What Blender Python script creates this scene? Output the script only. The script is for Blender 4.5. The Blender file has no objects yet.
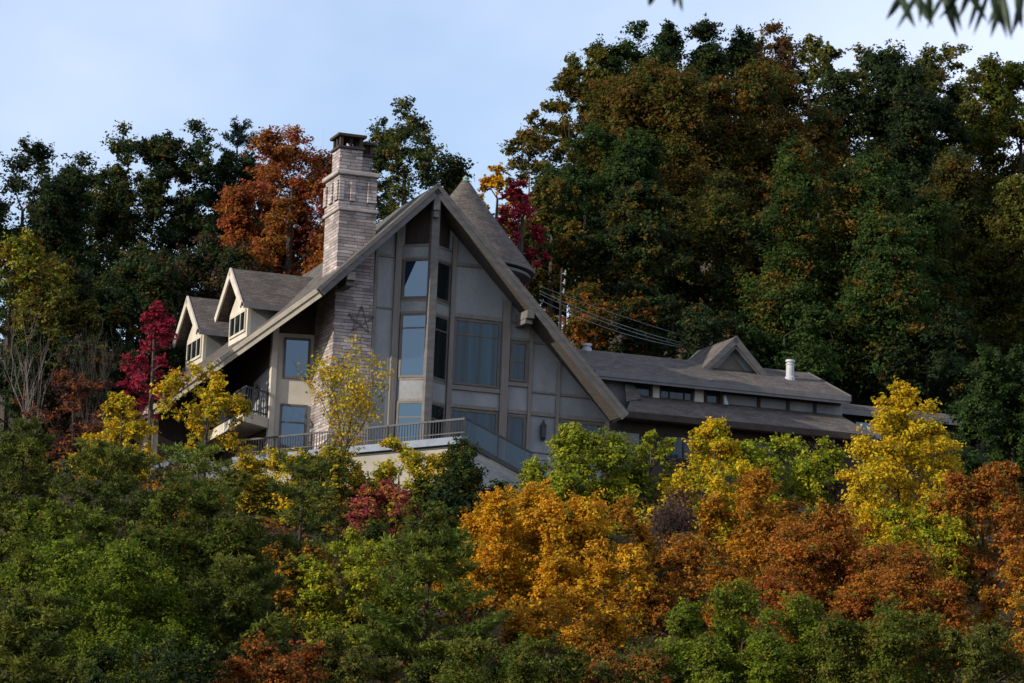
import bpy, bmesh, math, random
import numpy as np
from mathutils import Vector, Matrix

S = bpy.context.scene
R = math.radians
C = S.collection

# ------------------------------------------------------------------ camera, sky, sun, exposure
FOC = 3200.0                                    # focal length in pixels of a 1024 wide frame
PITCH, ROLL, YAW = math.atan(0.18), R(2.3), R(20)
cp, sp = math.cos(PITCH), math.sin(PITCH)
fwd = Vector((0, cp, sp)); up0 = Vector((0, -sp, cp)); rt0 = Vector((1, 0, 0))
rt = rt0 * math.cos(ROLL) + up0 * math.sin(ROLL)
up = up0 * math.cos(ROLL) - rt0 * math.sin(ROLL)
cam_d = bpy.data.cameras.new('camera'); cam = bpy.data.objects.new('camera', cam_d); C.objects.link(cam)
m3 = Matrix((rt, up, -fwd)).transposed()
cam.matrix_world = m3.to_4x4()
cam_d.sensor_width = 36.0; cam_d.lens = 36.0 * FOC / 1024
cam_d.clip_start = 0.5; cam_d.clip_end = 8000
cam_d.dof.use_dof = True; cam_d.dof.focus_distance = 122; cam_d.dof.aperture_fstop = 9.0
S.camera = cam

SUN = Vector((-0.899, -0.455, 0)).normalized(); EL = R(23)
W = bpy.data.worlds.new('World'); S.world = W; W.use_nodes = True
nt = W.node_tree; nt.nodes.clear()
out = nt.nodes.new('ShaderNodeOutputWorld'); bg = nt.nodes.new('ShaderNodeBackground')
sky = nt.nodes.new('ShaderNodeTexSky'); sky.sky_type = 'NISHITA'; sky.sun_disc = False
sky.sun_elevation = EL; sky.sun_rotation = math.atan2(SUN.x, SUN.y)
sky.air_density = 1.0; sky.dust_density = 0.6; sky.ozone_density = 2.5
bg.inputs['Strength'].default_value = 0.15
# thin high cloud
tc = nt.nodes.new('ShaderNodeTexCoord'); mp = nt.nodes.new('ShaderNodeMapping')
mp.inputs['Scale'].default_value = (1.6, 1.6, 2.6); mp.inputs['Location'].default_value = (0.32, 0.1, 0.0)
nz = nt.nodes.new('ShaderNodeTexNoise'); nz.inputs['Scale'].default_value = 1.7; nz.inputs['Detail'].default_value = 5
nz.inputs['Roughness'].default_value = 0.55
cr = nt.nodes.new('ShaderNodeValToRGB'); cr.color_ramp.elements[0].position = 0.42; cr.color_ramp.elements[1].position = 0.72
cr.color_ramp.elements[0].color = (0.22, 0.22, 0.22, 1); cr.color_ramp.elements[1].color = (.85, .85, .85, 1)
mx = nt.nodes.new('ShaderNodeMix'); mx.data_type = 'RGBA'
mx.inputs[7].default_value = (4.9, 5.35, 6.7, 1)
L = nt.links.new
L(tc.outputs['Generated'], mp.inputs['Vector']); L(mp.outputs['Vector'], nz.inputs['Vector'])
sxyz = nt.nodes.new('ShaderNodeSeparateXYZ'); L(tc.outputs['Generated'], sxyz.inputs[0])      # a cloud bank thickening to the right
bank = nt.nodes.new('ShaderNodeMapRange'); bank.interpolation_type = 'SMOOTHSTEP'
bank.inputs[1].default_value = -.06; bank.inputs[2].default_value = .16; bank.inputs[3].default_value = -.02; bank.inputs[4].default_value = .26
L(sxyz.outputs[0], bank.inputs[0])
addn = nt.nodes.new('ShaderNodeMath'); addn.operation = 'ADD'; L(nz.outputs['Fac'], addn.inputs[0]); L(bank.outputs[0], addn.inputs[1])
L(addn.outputs[0], cr.inputs['Fac']); L(cr.outputs['Color'], mx.inputs[0])
L(sky.outputs['Color'], mx.inputs[6]); L(mx.outputs[2], bg.inputs['Color']); L(bg.outputs[0], out.inputs['Surface'])

sd = bpy.data.lights.new('sun', 'SUN'); sd.energy = 5.0; sd.angle = R(0.5); sd.color = (1.0, 0.90, 0.76)
so = bpy.data.objects.new('sun', sd); C.objects.link(so)
sv = Vector((SUN.x * math.cos(EL), SUN.y * math.cos(EL), math.sin(EL)))
so.rotation_euler = sv.to_track_quat('Z', 'Y').to_euler(); so.location = (-60, -20, 80)

S.view_settings.view_transform = 'Standard'; S.view_settings.look = 'None'
S.view_settings.exposure = 0.38; S.view_settings.gamma = 1.0; S.view_settings.use_curve_mapping = False
S.cycles.max_bounces = 6; S.cycles.diffuse_bounces = 3; S.cycles.transmission_bounces = 4
S.cycles.glossy_bounces = 3; S.cycles.transparent_max_bounces = 8

def at(px, py, Y):
    """point at distance Y along the lens axis' ground direction on the line of sight of a photo position"""
    r = fwd + rt * ((px - 512) / FOC) - up * ((py - 341.5) / FOC)
    return r * (Y / r.y)

# ------------------------------------------------------------------ materials
def nodes(name):
    m = bpy.data.materials.new(name); m.use_nodes = True
    t = m.node_tree; b = t.nodes['Principled BSDF']
    return m, t, b

def N(t, typ, **kw):
    n = t.nodes.new(typ)
    for k, v in kw.items(): setattr(n, k, v)
    return n

def mottled(name, c1, c2, scale=3.0, rough=0.8, bump=0.15, stretch=(1, 1, 1), fine=18.0):
    m, t, b = nodes(name)
    tcn = N(t, 'ShaderNodeTexCoord'); mpn = N(t, 'ShaderNodeMapping'); mpn.inputs['Scale'].default_value = stretch
    n1 = N(t, 'ShaderNodeTexNoise'); n1.inputs['Scale'].default_value = scale; n1.inputs['Detail'].default_value = 8
    n2 = N(t, 'ShaderNodeTexNoise'); n2.inputs['Scale'].default_value = fine; n2.inputs['Detail'].default_value = 4
    md = N(t, 'ShaderNodeMath', operation='ADD'); ml = N(t, 'ShaderNodeMath', operation='MULTIPLY'); ml.inputs[1].default_value = 0.4
    rp = N(t, 'ShaderNodeValToRGB'); rp.color_ramp.elements[0].position = 0.5; rp.color_ramp.elements[1].position = 0.95
    rp.color_ramp.elements[0].color = (*c1, 1); rp.color_ramp.elements[1].color = (*c2, 1)
    bp = N(t, 'ShaderNodeBump'); bp.inputs['Strength'].default_value = bump; bp.inputs['Distance'].default_value = 0.02
    l = t.links.new
    l(tcn.outputs['Object'], mpn.inputs[0]); l(mpn.outputs[0], n1.inputs['Vector']); l(mpn.outputs[0], n2.inputs['Vector'])
    l(n2.outputs['Fac'], ml.inputs[0]); l(n1.outputs['Fac'], md.inputs[0]); l(ml.outputs[0], md.inputs[1])
    l(md.outputs[0], rp.inputs[0]); l(rp.outputs[0], b.inputs['Base Color'])
    l(md.outputs[0], bp.inputs['Height']); l(bp.outputs[0], b.inputs['Normal'])
    b.inputs['Roughness'].default_value = rough; b.inputs['Specular IOR Level'].default_value = 0.25
    return m

def coursed(name, c1, c2, mortar, bw, rh, mode, rough=0.85, msize=0.012, bump=0.5, jitter=0.6, warp=.05):
    """bricks or shingles; mode picks which object axes run along and up the courses"""
    m, t, b = nodes(name)
    l = t.links.new
    tcn = N(t, 'ShaderNodeTexCoord'); sx = N(t, 'ShaderNodeSeparateXYZ'); cb = N(t, 'ShaderNodeCombineXYZ')
    l(tcn.outputs['Object'], sx.inputs[0])
    if mode == 'wall':
        a = N(t, 'ShaderNodeMath', operation='ADD'); l(sx.outputs[0], a.inputs[0]); l(sx.outputs[1], a.inputs[1])
        l(a.outputs[0], cb.inputs[0]); l(sx.outputs[2], cb.inputs[1])
    else:
        l(sx.outputs[1 if mode == 'along_v' else 0], cb.inputs[0]); l(sx.outputs[2], cb.inputs[1])
    wn = N(t, 'ShaderNodeTexNoise'); wn.inputs['Scale'].default_value = 2.2; wn.inputs['Detail'].default_value = 3
    l(cb.outputs[0], wn.inputs['Vector'])
    wm = N(t, 'ShaderNodeMixRGB', blend_type='ADD'); wm.inputs[0].default_value = warp
    l(cb.outputs[0], wm.inputs[1]); l(wn.outputs['Color'], wm.inputs[2])
    br = N(t, 'ShaderNodeTexBrick'); br.offset = 0.43; br.squash = 0.8; br.squash_frequency = 3
    br.inputs['Scale'].default_value = 1; br.inputs['Brick Width'].default_value = bw; br.inputs['Row Height'].default_value = rh
    br.inputs['Mortar Size'].default_value = msize; br.inputs['Mortar Smooth'].default_value = 0.3; br.inputs['Bias'].default_value = 0
    br.inputs['Color1'].default_value = (*c1, 1); br.inputs['Color2'].default_value = (*c2, 1); br.inputs['Mortar'].default_value = (*mortar, 1)
    l(wm.outputs[0], br.inputs['Vector'])
    n2 = N(t, 'ShaderNodeTexNoise'); n2.inputs['Scale'].default_value = 1.1; n2.inputs['Detail'].default_value = 9; n2.inputs['Roughness'].default_value = 0.65
    l(tcn.outputs['Object'], n2.inputs['Vector'])
    rp = N(t, 'ShaderNodeValToRGB'); rp.color_ramp.elements[0].position = 0.3; rp.color_ramp.elements[1].position = 0.7
    rp.color_ramp.elements[0].color = (1 - jitter * .55,) * 3 + (1,); rp.color_ramp.elements[1].color = (1 + jitter * .15, 1 + jitter * .12, 1 + jitter * .1, 1)
    l(n2.outputs['Fac'], rp.inputs[0])
    mm = N(t, 'ShaderNodeMixRGB', blend_type='MULTIPLY'); mm.inputs[0].default_value = 1
    l(br.outputs['Color'], mm.inputs[1]); l(rp.outputs[0], mm.inputs[2]); l(mm.outputs[0], b.inputs['Base Color'])
    bp = N(t, 'ShaderNodeBump'); bp.inputs['Strength'].default_value = bump; bp.inputs['Distance'].default_value = 0.03; bp.invert = True
    l(br.outputs['Fac'], bp.inputs['Height']); l(bp.outputs[0], b.inputs['Normal'])
    b.inputs['Roughness'].default_value = rough; b.inputs['Specular IOR Level'].default_value = 0.2
    return m

def glass(name, col, ior, rough=0.02):
    m, t, b = nodes(name)
    l = t.links.new
    tcn = N(t, 'ShaderNodeTexCoord')
    n1 = N(t, 'ShaderNodeTexNoise'); n1.inputs['Scale'].default_value = 0.9; n1.inputs['Detail'].default_value = 2
    bp = N(t, 'ShaderNodeBump'); bp.inputs['Strength'].default_value = 0.03; bp.inputs['Distance'].default_value = 0.05
    l(tcn.outputs['Object'], n1.inputs['Vector']); l(n1.outputs['Fac'], bp.inputs['Height']); l(bp.outputs[0], b.inputs['Normal'])
    b.inputs['Base Color'].default_value = (*col, 1); b.inputs['Roughness'].default_value = rough; b.inputs['IOR'].default_value = ior
    return m

def plain(name, col, rough=0.5, metal=0.0):
    return mottled(name, tuple(c * .82 for c in col), tuple(min(1, c * 1.15) for c in col), 2.5, rough, 0.05)

M = {}
M['stone'] = coursed('stacked_stone', (.44, .39, .375), (.21, .18, .177), (.11, .095, .09), .72, .135, 'wall', msize=.011, bump=1.0, jitter=1.0, warp=.07)
M['stone_trim'] = mottled('cut_stone', (.22, .19, .178), (.34, .30, .28), 3, .85, .3)
M['stucco'] = mottled('grey_stucco', (.145, .154, .160), (.258, .265, .265), .8, .9, .35, (1, 1, .45), fine=14)
M['cream'] = mottled('cream_stucco', (.36, .325, .27), (.47, .43, .36), 1.2, .88, .2, fine=30)
M['deck_stucco'] = mottled('weathered_stucco', (.20, .185, .16), (.28, .26, .225), .9, .9, .3, fine=22)
M['timber'] = mottled('taupe_timber', (.125, .110, .097), (.185, .165, .148), 2.0, .75, .25, (6, 6, .5))
M['fascia'] = mottled('weathered_fascia', (.080, .075, .071), (.130, .121, .114), 2.0, .75, .3, (1, 1, 3))
M['cream_and_sunlit_trim'] = mottled('cream_and_sunlit_trim', (.35, .32, .265), (.47, .43, .365), 2.0, .7, .15)  # cream trim; also the painted sunlit tone of the low roof's rake board
M['dark_wood_and_shade'] = mottled('dark_timber_and_shade', (.028, .021, .016), (.05, .038, .03), 2.0, .8, .2, (1, 6, 1))  # soffit timber; also carries the roof shade painted on the recess walls
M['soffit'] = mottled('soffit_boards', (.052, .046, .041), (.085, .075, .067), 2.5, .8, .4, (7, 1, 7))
M['shingle_v'] = coursed('brown_shingle_gable', (.122, .106, .092), (.074, .064, .056), (.035, .03, .027), .30, .15, 'along_v', msize=.012, bump=.6, jitter=.7)
M['shingle_u'] = coursed('brown_shingle_wing', (.122, .105, .092), (.074, .063, .056), (.035, .03, .027), .30, .085, 'along_u', msize=.008, bump=.6, jitter=.7)
M['glass'] = glass('dark_glass', (.004, .045, .068), 1.42)
def blinds(m):
    t = m.node_tree; b = t.nodes['Principled BSDF']
    tcn = N(t, 'ShaderNodeTexCoord'); mpn = N(t, 'ShaderNodeMapping'); mpn.inputs['Scale'].default_value = (5.5, 5.5, .12)
    nn = N(t, 'ShaderNodeTexNoise'); nn.inputs['Scale'].default_value = 1.0; nn.inputs['Detail'].default_value = 4
    rp = N(t, 'ShaderNodeValToRGB'); rp.color_ramp.elements[0].position = .35; rp.color_ramp.elements[1].position = .7
    rp.color_ramp.elements[0].color = (.002, .014, .024, 1); rp.color_ramp.elements[1].color = (.010, .062, .088, 1)
    l = t.links.new; l(tcn.outputs['Object'], mpn.inputs[0]); l(mpn.outputs[0], nn.inputs['Vector']); l(nn.outputs['Fac'], rp.inputs[0]); l(rp.outputs[0], b.inputs['Base Color'])
blinds(M['glass'])
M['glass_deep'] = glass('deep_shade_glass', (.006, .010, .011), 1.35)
M['glass_sky'] = glass('sky_tinted_glass', (.008, .022, .034), 2.1, .012)
M['glass_sky'].node_tree.nodes['Principled BSDF'].inputs['Specular Tint'].default_value = (.60, .81, 1.0, 1)  # blue tint and raised IOR put a strong sky reflection into the panes
M['curtain'] = mottled('teal_blind', (.012, .04, .055), (.02, .06, .08), 3, .6, .1, (8, 8, .3))
M['frame'] = mottled('bronze_frame', (.07, .058, .047), (.11, .093, .075), 4, .5, .05)
M['white_metal'] = plain('white_painted_metal', (.36, .37, .39), .45)
M['coping'] = plain('pale_blue_coping', (.15, .175, .22), .5)
M['black_metal'] = plain('dark_rail_metal', (.03, .033, .038), .45)
M['gutter'] = plain('grey_gutter', (.13, .122, .12), .5)
M['rail'] = plain('grey_rail_metal', (.055, .053, .053), .45)
M['copper'] = plain('green_copper', (.16, .24, .21), .6)
M['bark'] = mottled('grey_brown_bark', (.030, .024, .019), (.072, .058, .046), 3, .9, .6, (5, 5, 1))
M['dark_bark'] = mottled('dark_bark', (.016, .012, .010), (.04, .031, .025), 3, .9, .6, (5, 5, 1))
M['pale_bark'] = mottled('pale_bark', (.11, .088, .080), (.21, .175, .16), 3, .9, .4, (5, 5, 1))
M['cable'] = plain('grey_cable', (.17, .19, .19), .5)

def leaf_material():
    m, t, b = nodes('leaf')
    l = t.links.new
    a = N(t, 'ShaderNodeAttribute', attribute_name='leaf_colour')
    l(a.outputs['Color'], b.inputs['Base Color'])
    b.inputs['Roughness'].default_value = .7; b.inputs['Specular IOR Level'].default_value = .08
    tr = N(t, 'ShaderNodeBsdfTranslucent'); l(a.outputs['Color'], tr.inputs['Color'])
    ms = N(t, 'ShaderNodeMixShader'); ms.inputs[0].default_value = .42
    l(b.outputs[0], ms.inputs[1]); l(tr.outputs[0], ms.inputs[2])
    l(ms.outputs[0], t.nodes['Material Output'].inputs['Surface'])
    return m
M['leaf'] = leaf_material()

# near-glass pane of the deck: pale, partly see-through
def clear_glass():
    m, t, b = nodes('clear_rail_glass')
    l = t.links.new
    tr = N(t, 'ShaderNodeBsdfTransparent'); tr.inputs[0].default_value = (.72, .80, .84, 1)
    ms = N(t, 'ShaderNodeMixShader'); ms.inputs[0].default_value = .38
    b.inputs['Base Color'].default_value = (.07, .11, .14, 1); b.inputs['Roughness'].default_value = .06
    l(tr.outputs[0], ms.inputs[1]); l(b.outputs[0], ms.inputs[2]); l(ms.outputs[0], t.nodes['Material Output'].inputs['Surface'])
    return m
M['rail_glass'] = clear_glass()

# ------------------------------------------------------------------ mesh builder
class MB:
    def __init__(s): s.v = []; s.f = []
    def solid(s, pts, off):
        """a flat polygon thickened by the vector off"""
        n = len(pts); b = len(s.v); off = Vector(off)
        pts = [Vector(p) for p in pts]
        s.v += [tuple(p) for p in pts] + [tuple(p + off) for p in pts]
        s.f.append(list(range(b, b + n))); s.f.append(list(range(b + 2 * n - 1, b + n - 1, -1)))
        for i in range(n):
            j = (i + 1) % n; s.f.append([b + i, b + n + i, b + n + j, b + j])
        return s
    def box(s, u0, u1, v0, v1, w0, w1):
        return s.solid([(u0, v0, w0), (u1, v0, w0), (u1, v1, w0), (u0, v1, w0)], (0, 0, w1 - w0))
    def wallpoly(s, uw, v, t):
        return s.solid([(u, v, w) for u, w in uw], (0, t, 0))
    def bar(s, a, b, wd, ht, side=None):
        """rectangular bar from a to b; side = horizontal-ish vector across it"""
        a = Vector(a); b = Vector(b); d = (b - a).normalized()
        sd_ = Vector(side) if side is not None else d.cross(Vector((0, 0, 1)))
        if sd_.length < 1e-4: sd_ = Vector((1, 0, 0))
        sd_.normalize(); h = sd_.cross(d).normalized()
        q = [a - sd_ * wd / 2 - h * ht / 2, a + sd_ * wd / 2 - h * ht / 2, a + sd_ * wd / 2 + h * ht / 2, a - sd_ * wd / 2 + h * ht / 2]
        return s.solid(q, b - a)
    def tube(s, pts, rad, n=6):
        pts = [Vector(p) for p in pts]; k = len(pts); b0 = len(s.v)
        if not hasattr(rad, '__len__'): rad = [rad] * k
        ref = Vector((0.31, 0.17, 0.93))
        for i, p in enumerate(pts):
            d = (pts[min(i + 1, k - 1)] - pts[max(i - 1, 0)])
            d = d.normalized() if d.length > 1e-9 else Vector((0, 0, 1))
            x = d.cross(ref)
            if x.length < .05: x = d.cross(Vector((1, 0, 0)))
            x.normalize(); y = d.cross(x)
            for j in range(n):
                a = 2 * math.pi * j / n
                s.v.append(tuple(p + (x * math.cos(a) + y * math.sin(a)) * rad[i]))
        for i in range(k - 1):
            for j in range(n):
                jj = (j + 1) % n
                s.f.append([b0 + i * n + j, b0 + i * n + jj, b0 + (i + 1) * n + jj, b0 + (i + 1) * n + j])
        s.f.append([b0 + j for j in range(n)][::-1]); s.f.append([b0 + (k - 1) * n + j for j in range(n)])
        return s
    def lathe(s, prof, c, n=40):
        """prof = [(r, z)] turned about the upright through c"""
        b0 = len(s.v); k = len(prof)
        for r, z in prof:
            for j in range(n):
                a = 2 * math.pi * j / n
                s.v.append((c[0] + r * math.cos(a), c[1] + r * math.sin(a), z))
        for i in range(k - 1):
            for j in range(n):
                jj = (j + 1) % n
                s.f.append([b0 + i * n + j, b0 + i * n + jj, b0 + (i + 1) * n + jj, b0 + (i + 1) * n + j])
        s.f.append([b0 + j for j in range(n)][::-1]); s.f.append([b0 + (k - 1) * n + j for j in range(n)])
        return s
    def build(s, name, mat, parent=None, bevel=0.0, smooth=False, loc=None):
        me = bpy.data.meshes.new(name); me.from_pydata(s.v, [], s.f)
        bm = bmesh.new(); bm.from_mesh(me); bmesh.ops.recalc_face_normals(bm, faces=bm.faces); bm.to_mesh(me); bm.free()
        if smooth:
            for p in me.polygons: p.use_smooth = True
        me.materials.append(mat)
        o = bpy.data.objects.new(name, me); C.objects.link(o)
        if parent: o.parent = parent
        if loc is not None: o.location = loc
        if bevel:
            bv = o.modifiers.new('bevel', 'BEVEL'); bv.width = bevel; bv.segments = 1; bv.limit_method = 'ANGLE'
        return o

def empty(name, label, cat, loc=(0, 0, 0), rz=0, group=None):
    o = bpy.data.objects.new(name, None); C.objects.link(o); o.location = loc; o.rotation_euler = (0, 0, rz)
    o['label'] = label; o['category'] = cat
    if group: o['group'] = group
    return o

def tag(o, label, cat, group=None):
    o['label'] = label; o['category'] = cat
    if group: o['group'] = group
    return o

# ------------------------------------------------------------------ ground
_gy = [-3000, -200, 0, 40, 60, 85, 100, 112, 119, 124, 147, 160, 180, 200, 230, 320, 600, 1500, 4000]
_gz = [-20, -4, -1.7, -2.2, -.6, 4.2, 8.8, 13.0, 15.4, 16.3, 16.9, 22.5, 29.0, 34.0, 35, 20, 0, -10, -30]
def smooth(a, b, x):
    t = min(1, max(0, (x - a) / (b - a))); return t * t * (3 - 2 * t)
def ground_z(x, y):
    z = float(np.interp(y, _gy, _gz))
    k = math.exp(-(max(0, abs(x) - 60) / 120.0) ** 2)
    z = z * (.25 + .75 * k) if z > 0 else z
    z += 8 * smooth(-2, 18, x) * smooth(146, 185, y) * (1 - smooth(230, 400, y)) * (1 - smooth(80, 200, x))
    z += 7 * smooth(184, 206, y) * smooth(-6, 10, x) * (1 - smooth(240, 420, y)) * (1 - smooth(80, 200, x))
    z -= 3.2 * math.exp(-((x + 1) / 9.0) ** 2) * smooth(150, 175, y) * (1 - smooth(300, 500, y))
    z += .25 * math.sin(x * .31 + y * .17) * smooth(20, 60, y) * math.sin(y * .23 + 1)
    return z

def make_ground():
    xs = np.concatenate([np.linspace(-3000, -160, 12), np.linspace(-130, 130, 105), np.linspace(160, 3000, 12)])
    ys = np.concatenate([np.linspace(-3000, -60, 8), np.linspace(-40, 330, 149), np.linspace(380, 4000, 14)])
    me = bpy.data.meshes.new('ground')
    v = [(x, y, ground_z(x, y)) for y in ys for x in xs]
    nx = len(xs)
    f = [(j * nx + i, j * nx + i + 1, (j + 1) * nx + i + 1, (j + 1) * nx + i) for j in range(len(ys) - 1) for i in range(nx - 1)]
    me.from_pydata(v, [], f)
    for p in me.polygons: p.use_smooth = True
    me.materials.append(mottled('forest_floor', (.016, .013, .008), (.045, .032, .016), .35, .95, .8, fine=5))
    o = bpy.data.objects.new('ground', me); C.objects.link(o); o['kind'] = 'structure'
make_ground()

# ------------------------------------------------------------------ the house (u along the gable, v into the hill, w up)
HO = Vector((-3.146, 128.0, 18.741))
H = empty('hillside_house', 'large grey stucco and stone house with a steep gable, tall chimney and brown shingled roofs', 'house', HO, YAW)
ridge_w = lambda u: 10.4 - abs(u + .6)
KL = .92
low_w = lambda u: 5.59 + KL * (u + 5.42)
RT = .28          # roof slab thickness

# --- walls of the gable
g = MB()
g.wallpoly([(-4.2, -4), (7.75, -4), (7.75, 1.75), (-.55, 9.95), (-4.2, 6.35)], 0, .35)
g.build('gable_wall', M['stucco'], H)
b_ = MB()
b_.box(7.30, 7.70, .36, 9.0, -4, 1.60)
b_.box(-4.9, 7.2, 10.6, 10.95, -4, 4.9)
b_.build('side_and_back_walls', M['cream'], H)
# stone mass and chimney
st = MB(); st.box(-4.32, -2.70, -.06, 2.60, -4, 6.25)
st.build('stone_wall', M['stone'], H, bevel=.02)
ch = MB(); ch.box(-4.32, -2.72, -.02, 1.92, 6.252, 9.15)
ch.box(-4.40, -2.80, -.08, 1.80, 9.30, 10.62)
# shallow blind slots stand proud between pilaster strips
for u0, u1 in ((-4.40, -4.18), (-3.92, -3.70), (-3.18, -2.80)): ch.box(u0, u1, -.16, -.082, 9.55, 10.40)
for v0, v1 in ((-.08, .30), (.66, 1.06), (1.45, 1.80)): ch.box(-4.48, -4.402, v0, v1, 9.55, 10.40)
cho = ch.build('chimney', M['stone'], H, bevel=.015)
MB().box(-4.40, -2.66, -.10, 2.0, 9.15, 9.30).build('stone_band', M['stone_trim'], cho, bevel=.03)
MB().box(-4.54, -2.70, -.22, 1.92, 10.62, 10.80).build('stone_band', M['stone_trim'], cho, bevel=.03)
fl = MB(); fl.box(-4.42, -3.44, -.02, .98, 10.802, 11.72)
fl.build('flue', M['stone'], cho, bevel=.015)
fl = MB(); fl.box(-3.42, -2.86, .45, 1.45, 10.802, 11.58); fl.build('flue', M['stone'], cho, bevel=.015)
for (u0, u1, v0, v1, w0, nm) in ((-4.50, -3.36, -.10, 1.06, 11.72, 0), (-3.44, -2.78, .38, 1.52, 11.58, 1)):
    cpn = MB(); cpn.box(u0, u1, v0, v1, w0 + .002, w0 + .11)
    for a in (0, 1):
        for c in (0, .5, 1):
            uu = u0 + .08 + a * (u1 - u0 - .30); vv = v0 + .08 + c * (v1 - v0 - .30)
            cpn.box(uu, uu + .14, vv, vv + .14, w0 + .11, w0 + .50)
            if c != .5:
                uu2 = u0 + .08 + .5 * (u1 - u0 - .30); cpn.box(uu2, uu2 + .12, vv, vv + .14, w0 + .11, w0 + .50)
    cpn.box(u0 - .04, u1 + .04, v0 - .04, v1 + .04, w0 + .50, w0 + .62)
    cpn.build('flue_cap', M['dark_wood_and_shade'], cho, bevel=.015)
# faint star ornament hung on the stone
sta = MB(); scx, scw = -3.20, 4.72
for i in range(5):
    a0 = math.pi / 2 + 2 * math.pi * i / 5; a1 = a0 + 2 * math.pi * 2 / 5
    sta.tube([(scx + .58 * math.cos(a0), -.10 - .012 * i, scw + .58 * math.sin(a0)), (scx + .58 * math.cos(a1), -.10 - .012 * i, scw + .58 * math.sin(a1))], .020, 5)
for i in range(5):
    a0 = math.pi / 2 + 2 * math.pi * i / 5
    sta.tube([(scx + .5 * math.cos(a0), -.055, scw + .5 * math.sin(a0)), (scx + .5 * math.cos(a0), -.16, scw + .5 * math.sin(a0))], .02, 4)
tag(sta.build('star_ornament', M['frame'], None, loc=None), 'thin wire star hung on the stone wall below the chimney', 'ornament')
bpy.data.objects['star_ornament'].location = HO; bpy.data.objects['star_ornament'].rotation_euler = (0, 0, YAW)

# --- recessed corner with the slanted window wall
def seg_wall(p0, p1, w0, w1, t, name, mat, w0b=None, w1b=None):
    """wall from p0 to p1 in plan, thickness t behind it (to the left of the walk p0->p1)"""
    p0 = Vector((*p0, 0)); p1 = Vector((*p1, 0)); d = (p1 - p0).normalized(); n = Vector((-d.y, d.x, 0)) * t
    mb = MB(); wa = w1 if w1b is None else w1b
    mb.solid([p0 + Vector((0, 0, w0)), p1 + Vector((0, 0, w0)), p1 + Vector((0, 0, wa)), p0 + Vector((0, 0, w1))], n)
    return mb.build(name, mat, H)
DA, DB = Vector((-5.78, 3.00)), Vector((-4.22, 2.64))
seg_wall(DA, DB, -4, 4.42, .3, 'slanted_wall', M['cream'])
seg_wall(DA, DB, 4.422, 5.0, .3, 'slanted_wall_shade', M['dark_wood_and_shade'], None, 6.1)  # wall top above the window: roof shadow painted as a dark colour
pst = MB(); pst.box(-6.02, -5.76, 2.80, 3.06, -4, 4.62); pst.build('corner_post', M['cream_and_sunlit_trim'], H, bevel=.02)
seg_wall((-6.02, 9.4), (-6.02, 3.08), -4, 4.75, .25, 'balcony_wall', M['dark_wood_and_shade'])  # dark colour stands for the deep shade under the roof
bpn = MB(); bpn.solid([(-6.024, 3.12, .86), (-6.024, 3.12, 2.95), (-6.024, 5.2, 2.62), (-6.024, 5.2, .86)], (-.03, 0, 0)); bpn.build('balcony_paler_patch', M['stucco'], H)  # paler patch of wall; its sloping top is the painted shade edge
seg_wall((-9.2, 9.6), (-6.0, 9.6), -4, 1.75, .3, 'rear_recess_wall', M['dark_wood_and_shade'], None, 5.0)
seg_wall((-9.2, 17.5), (-9.2, 9.6), -4, 1.70, .3, 'left_wall', M['cream'])

# --- window helper: frame bars and one pane mesh, on the plane through p0 -> p1 (plan), between heights
def window(p0, p1, w0, w1, rows=(), cols=(), pane='glass', proud=.07, fw_=.09, name='window', parent=None, frame='frame', depth=.10):
    p0 = Vector((*p0, 0)); p1 = Vector((*p1, 0)); d = (p1 - p0); ln = d.length; d.normalize()
    n = Vector((d.y, -d.x, 0))                   # towards the viewer side
    P = lambda s, w, o: p0 + d * s + n * o + Vector((0, 0, w))
    mb = MB()
    def bar(s0, s1, a0, a1, o0, o1): mb.solid([P(s0, a0, o0), P(s1, a0, o0), P(s1, a1, o0), P(s0, a1, o0)], n * (o1 - o0))
    bar(0, fw_, w0, w1, .004, proud); bar(ln - fw_, ln, w0, w1, .004, proud)
    bar(fw_, ln - fw_, w0, w0 + fw_, .004, proud); bar(fw_, ln - fw_, w1 - fw_, w1, .004, proud)
    for r in rows: bar(fw_, ln - fw_, r - .03, r + .03, .030, proud - .012)
    for c in cols:
        bar(c * ln - .03, c * ln + .03, w0 + fw_, w1 - fw_, .030, proud - .006)
    f = mb.build(name, M[frame], parent or H)
    q = MB(); q.solid([P(fw_, w0 + fw_, .012), P(ln - fw_, w0 + fw_, .012), P(ln - fw_, w1 - fw_, .012), P(fw_, w1 - fw_, .012)], n * .014)
    q.build('pane', M[pane], f)
    return f

dn = (DB - DA).normalized()
window(DA + dn * .30, DB - dn * .22, 2.55, 4.25, pane='glass_sky')
window(DA + dn * .28, DB - dn * .22, -.35, 1.50, rows=(.75,), pane='glass_sky')
# gable windows
window((.80, 0), (2.82, 0), 2.50, 5.22, rows=(4.58,), pane='curtain_glass' if False else 'glass')
window((.80, 0), (2.84, 0), -.60, 1.50, rows=(.66,))
window((3.27, 0), (4.02, 0), 2.86, 4.50, rows=(3.7,))
window((3.27, 0), (4.05, 0), -.85, 1.45, name='glass_door')
window((5.56, 0), (7.50, 0), .15, 1.44, cols=(.36, .62))
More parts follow.
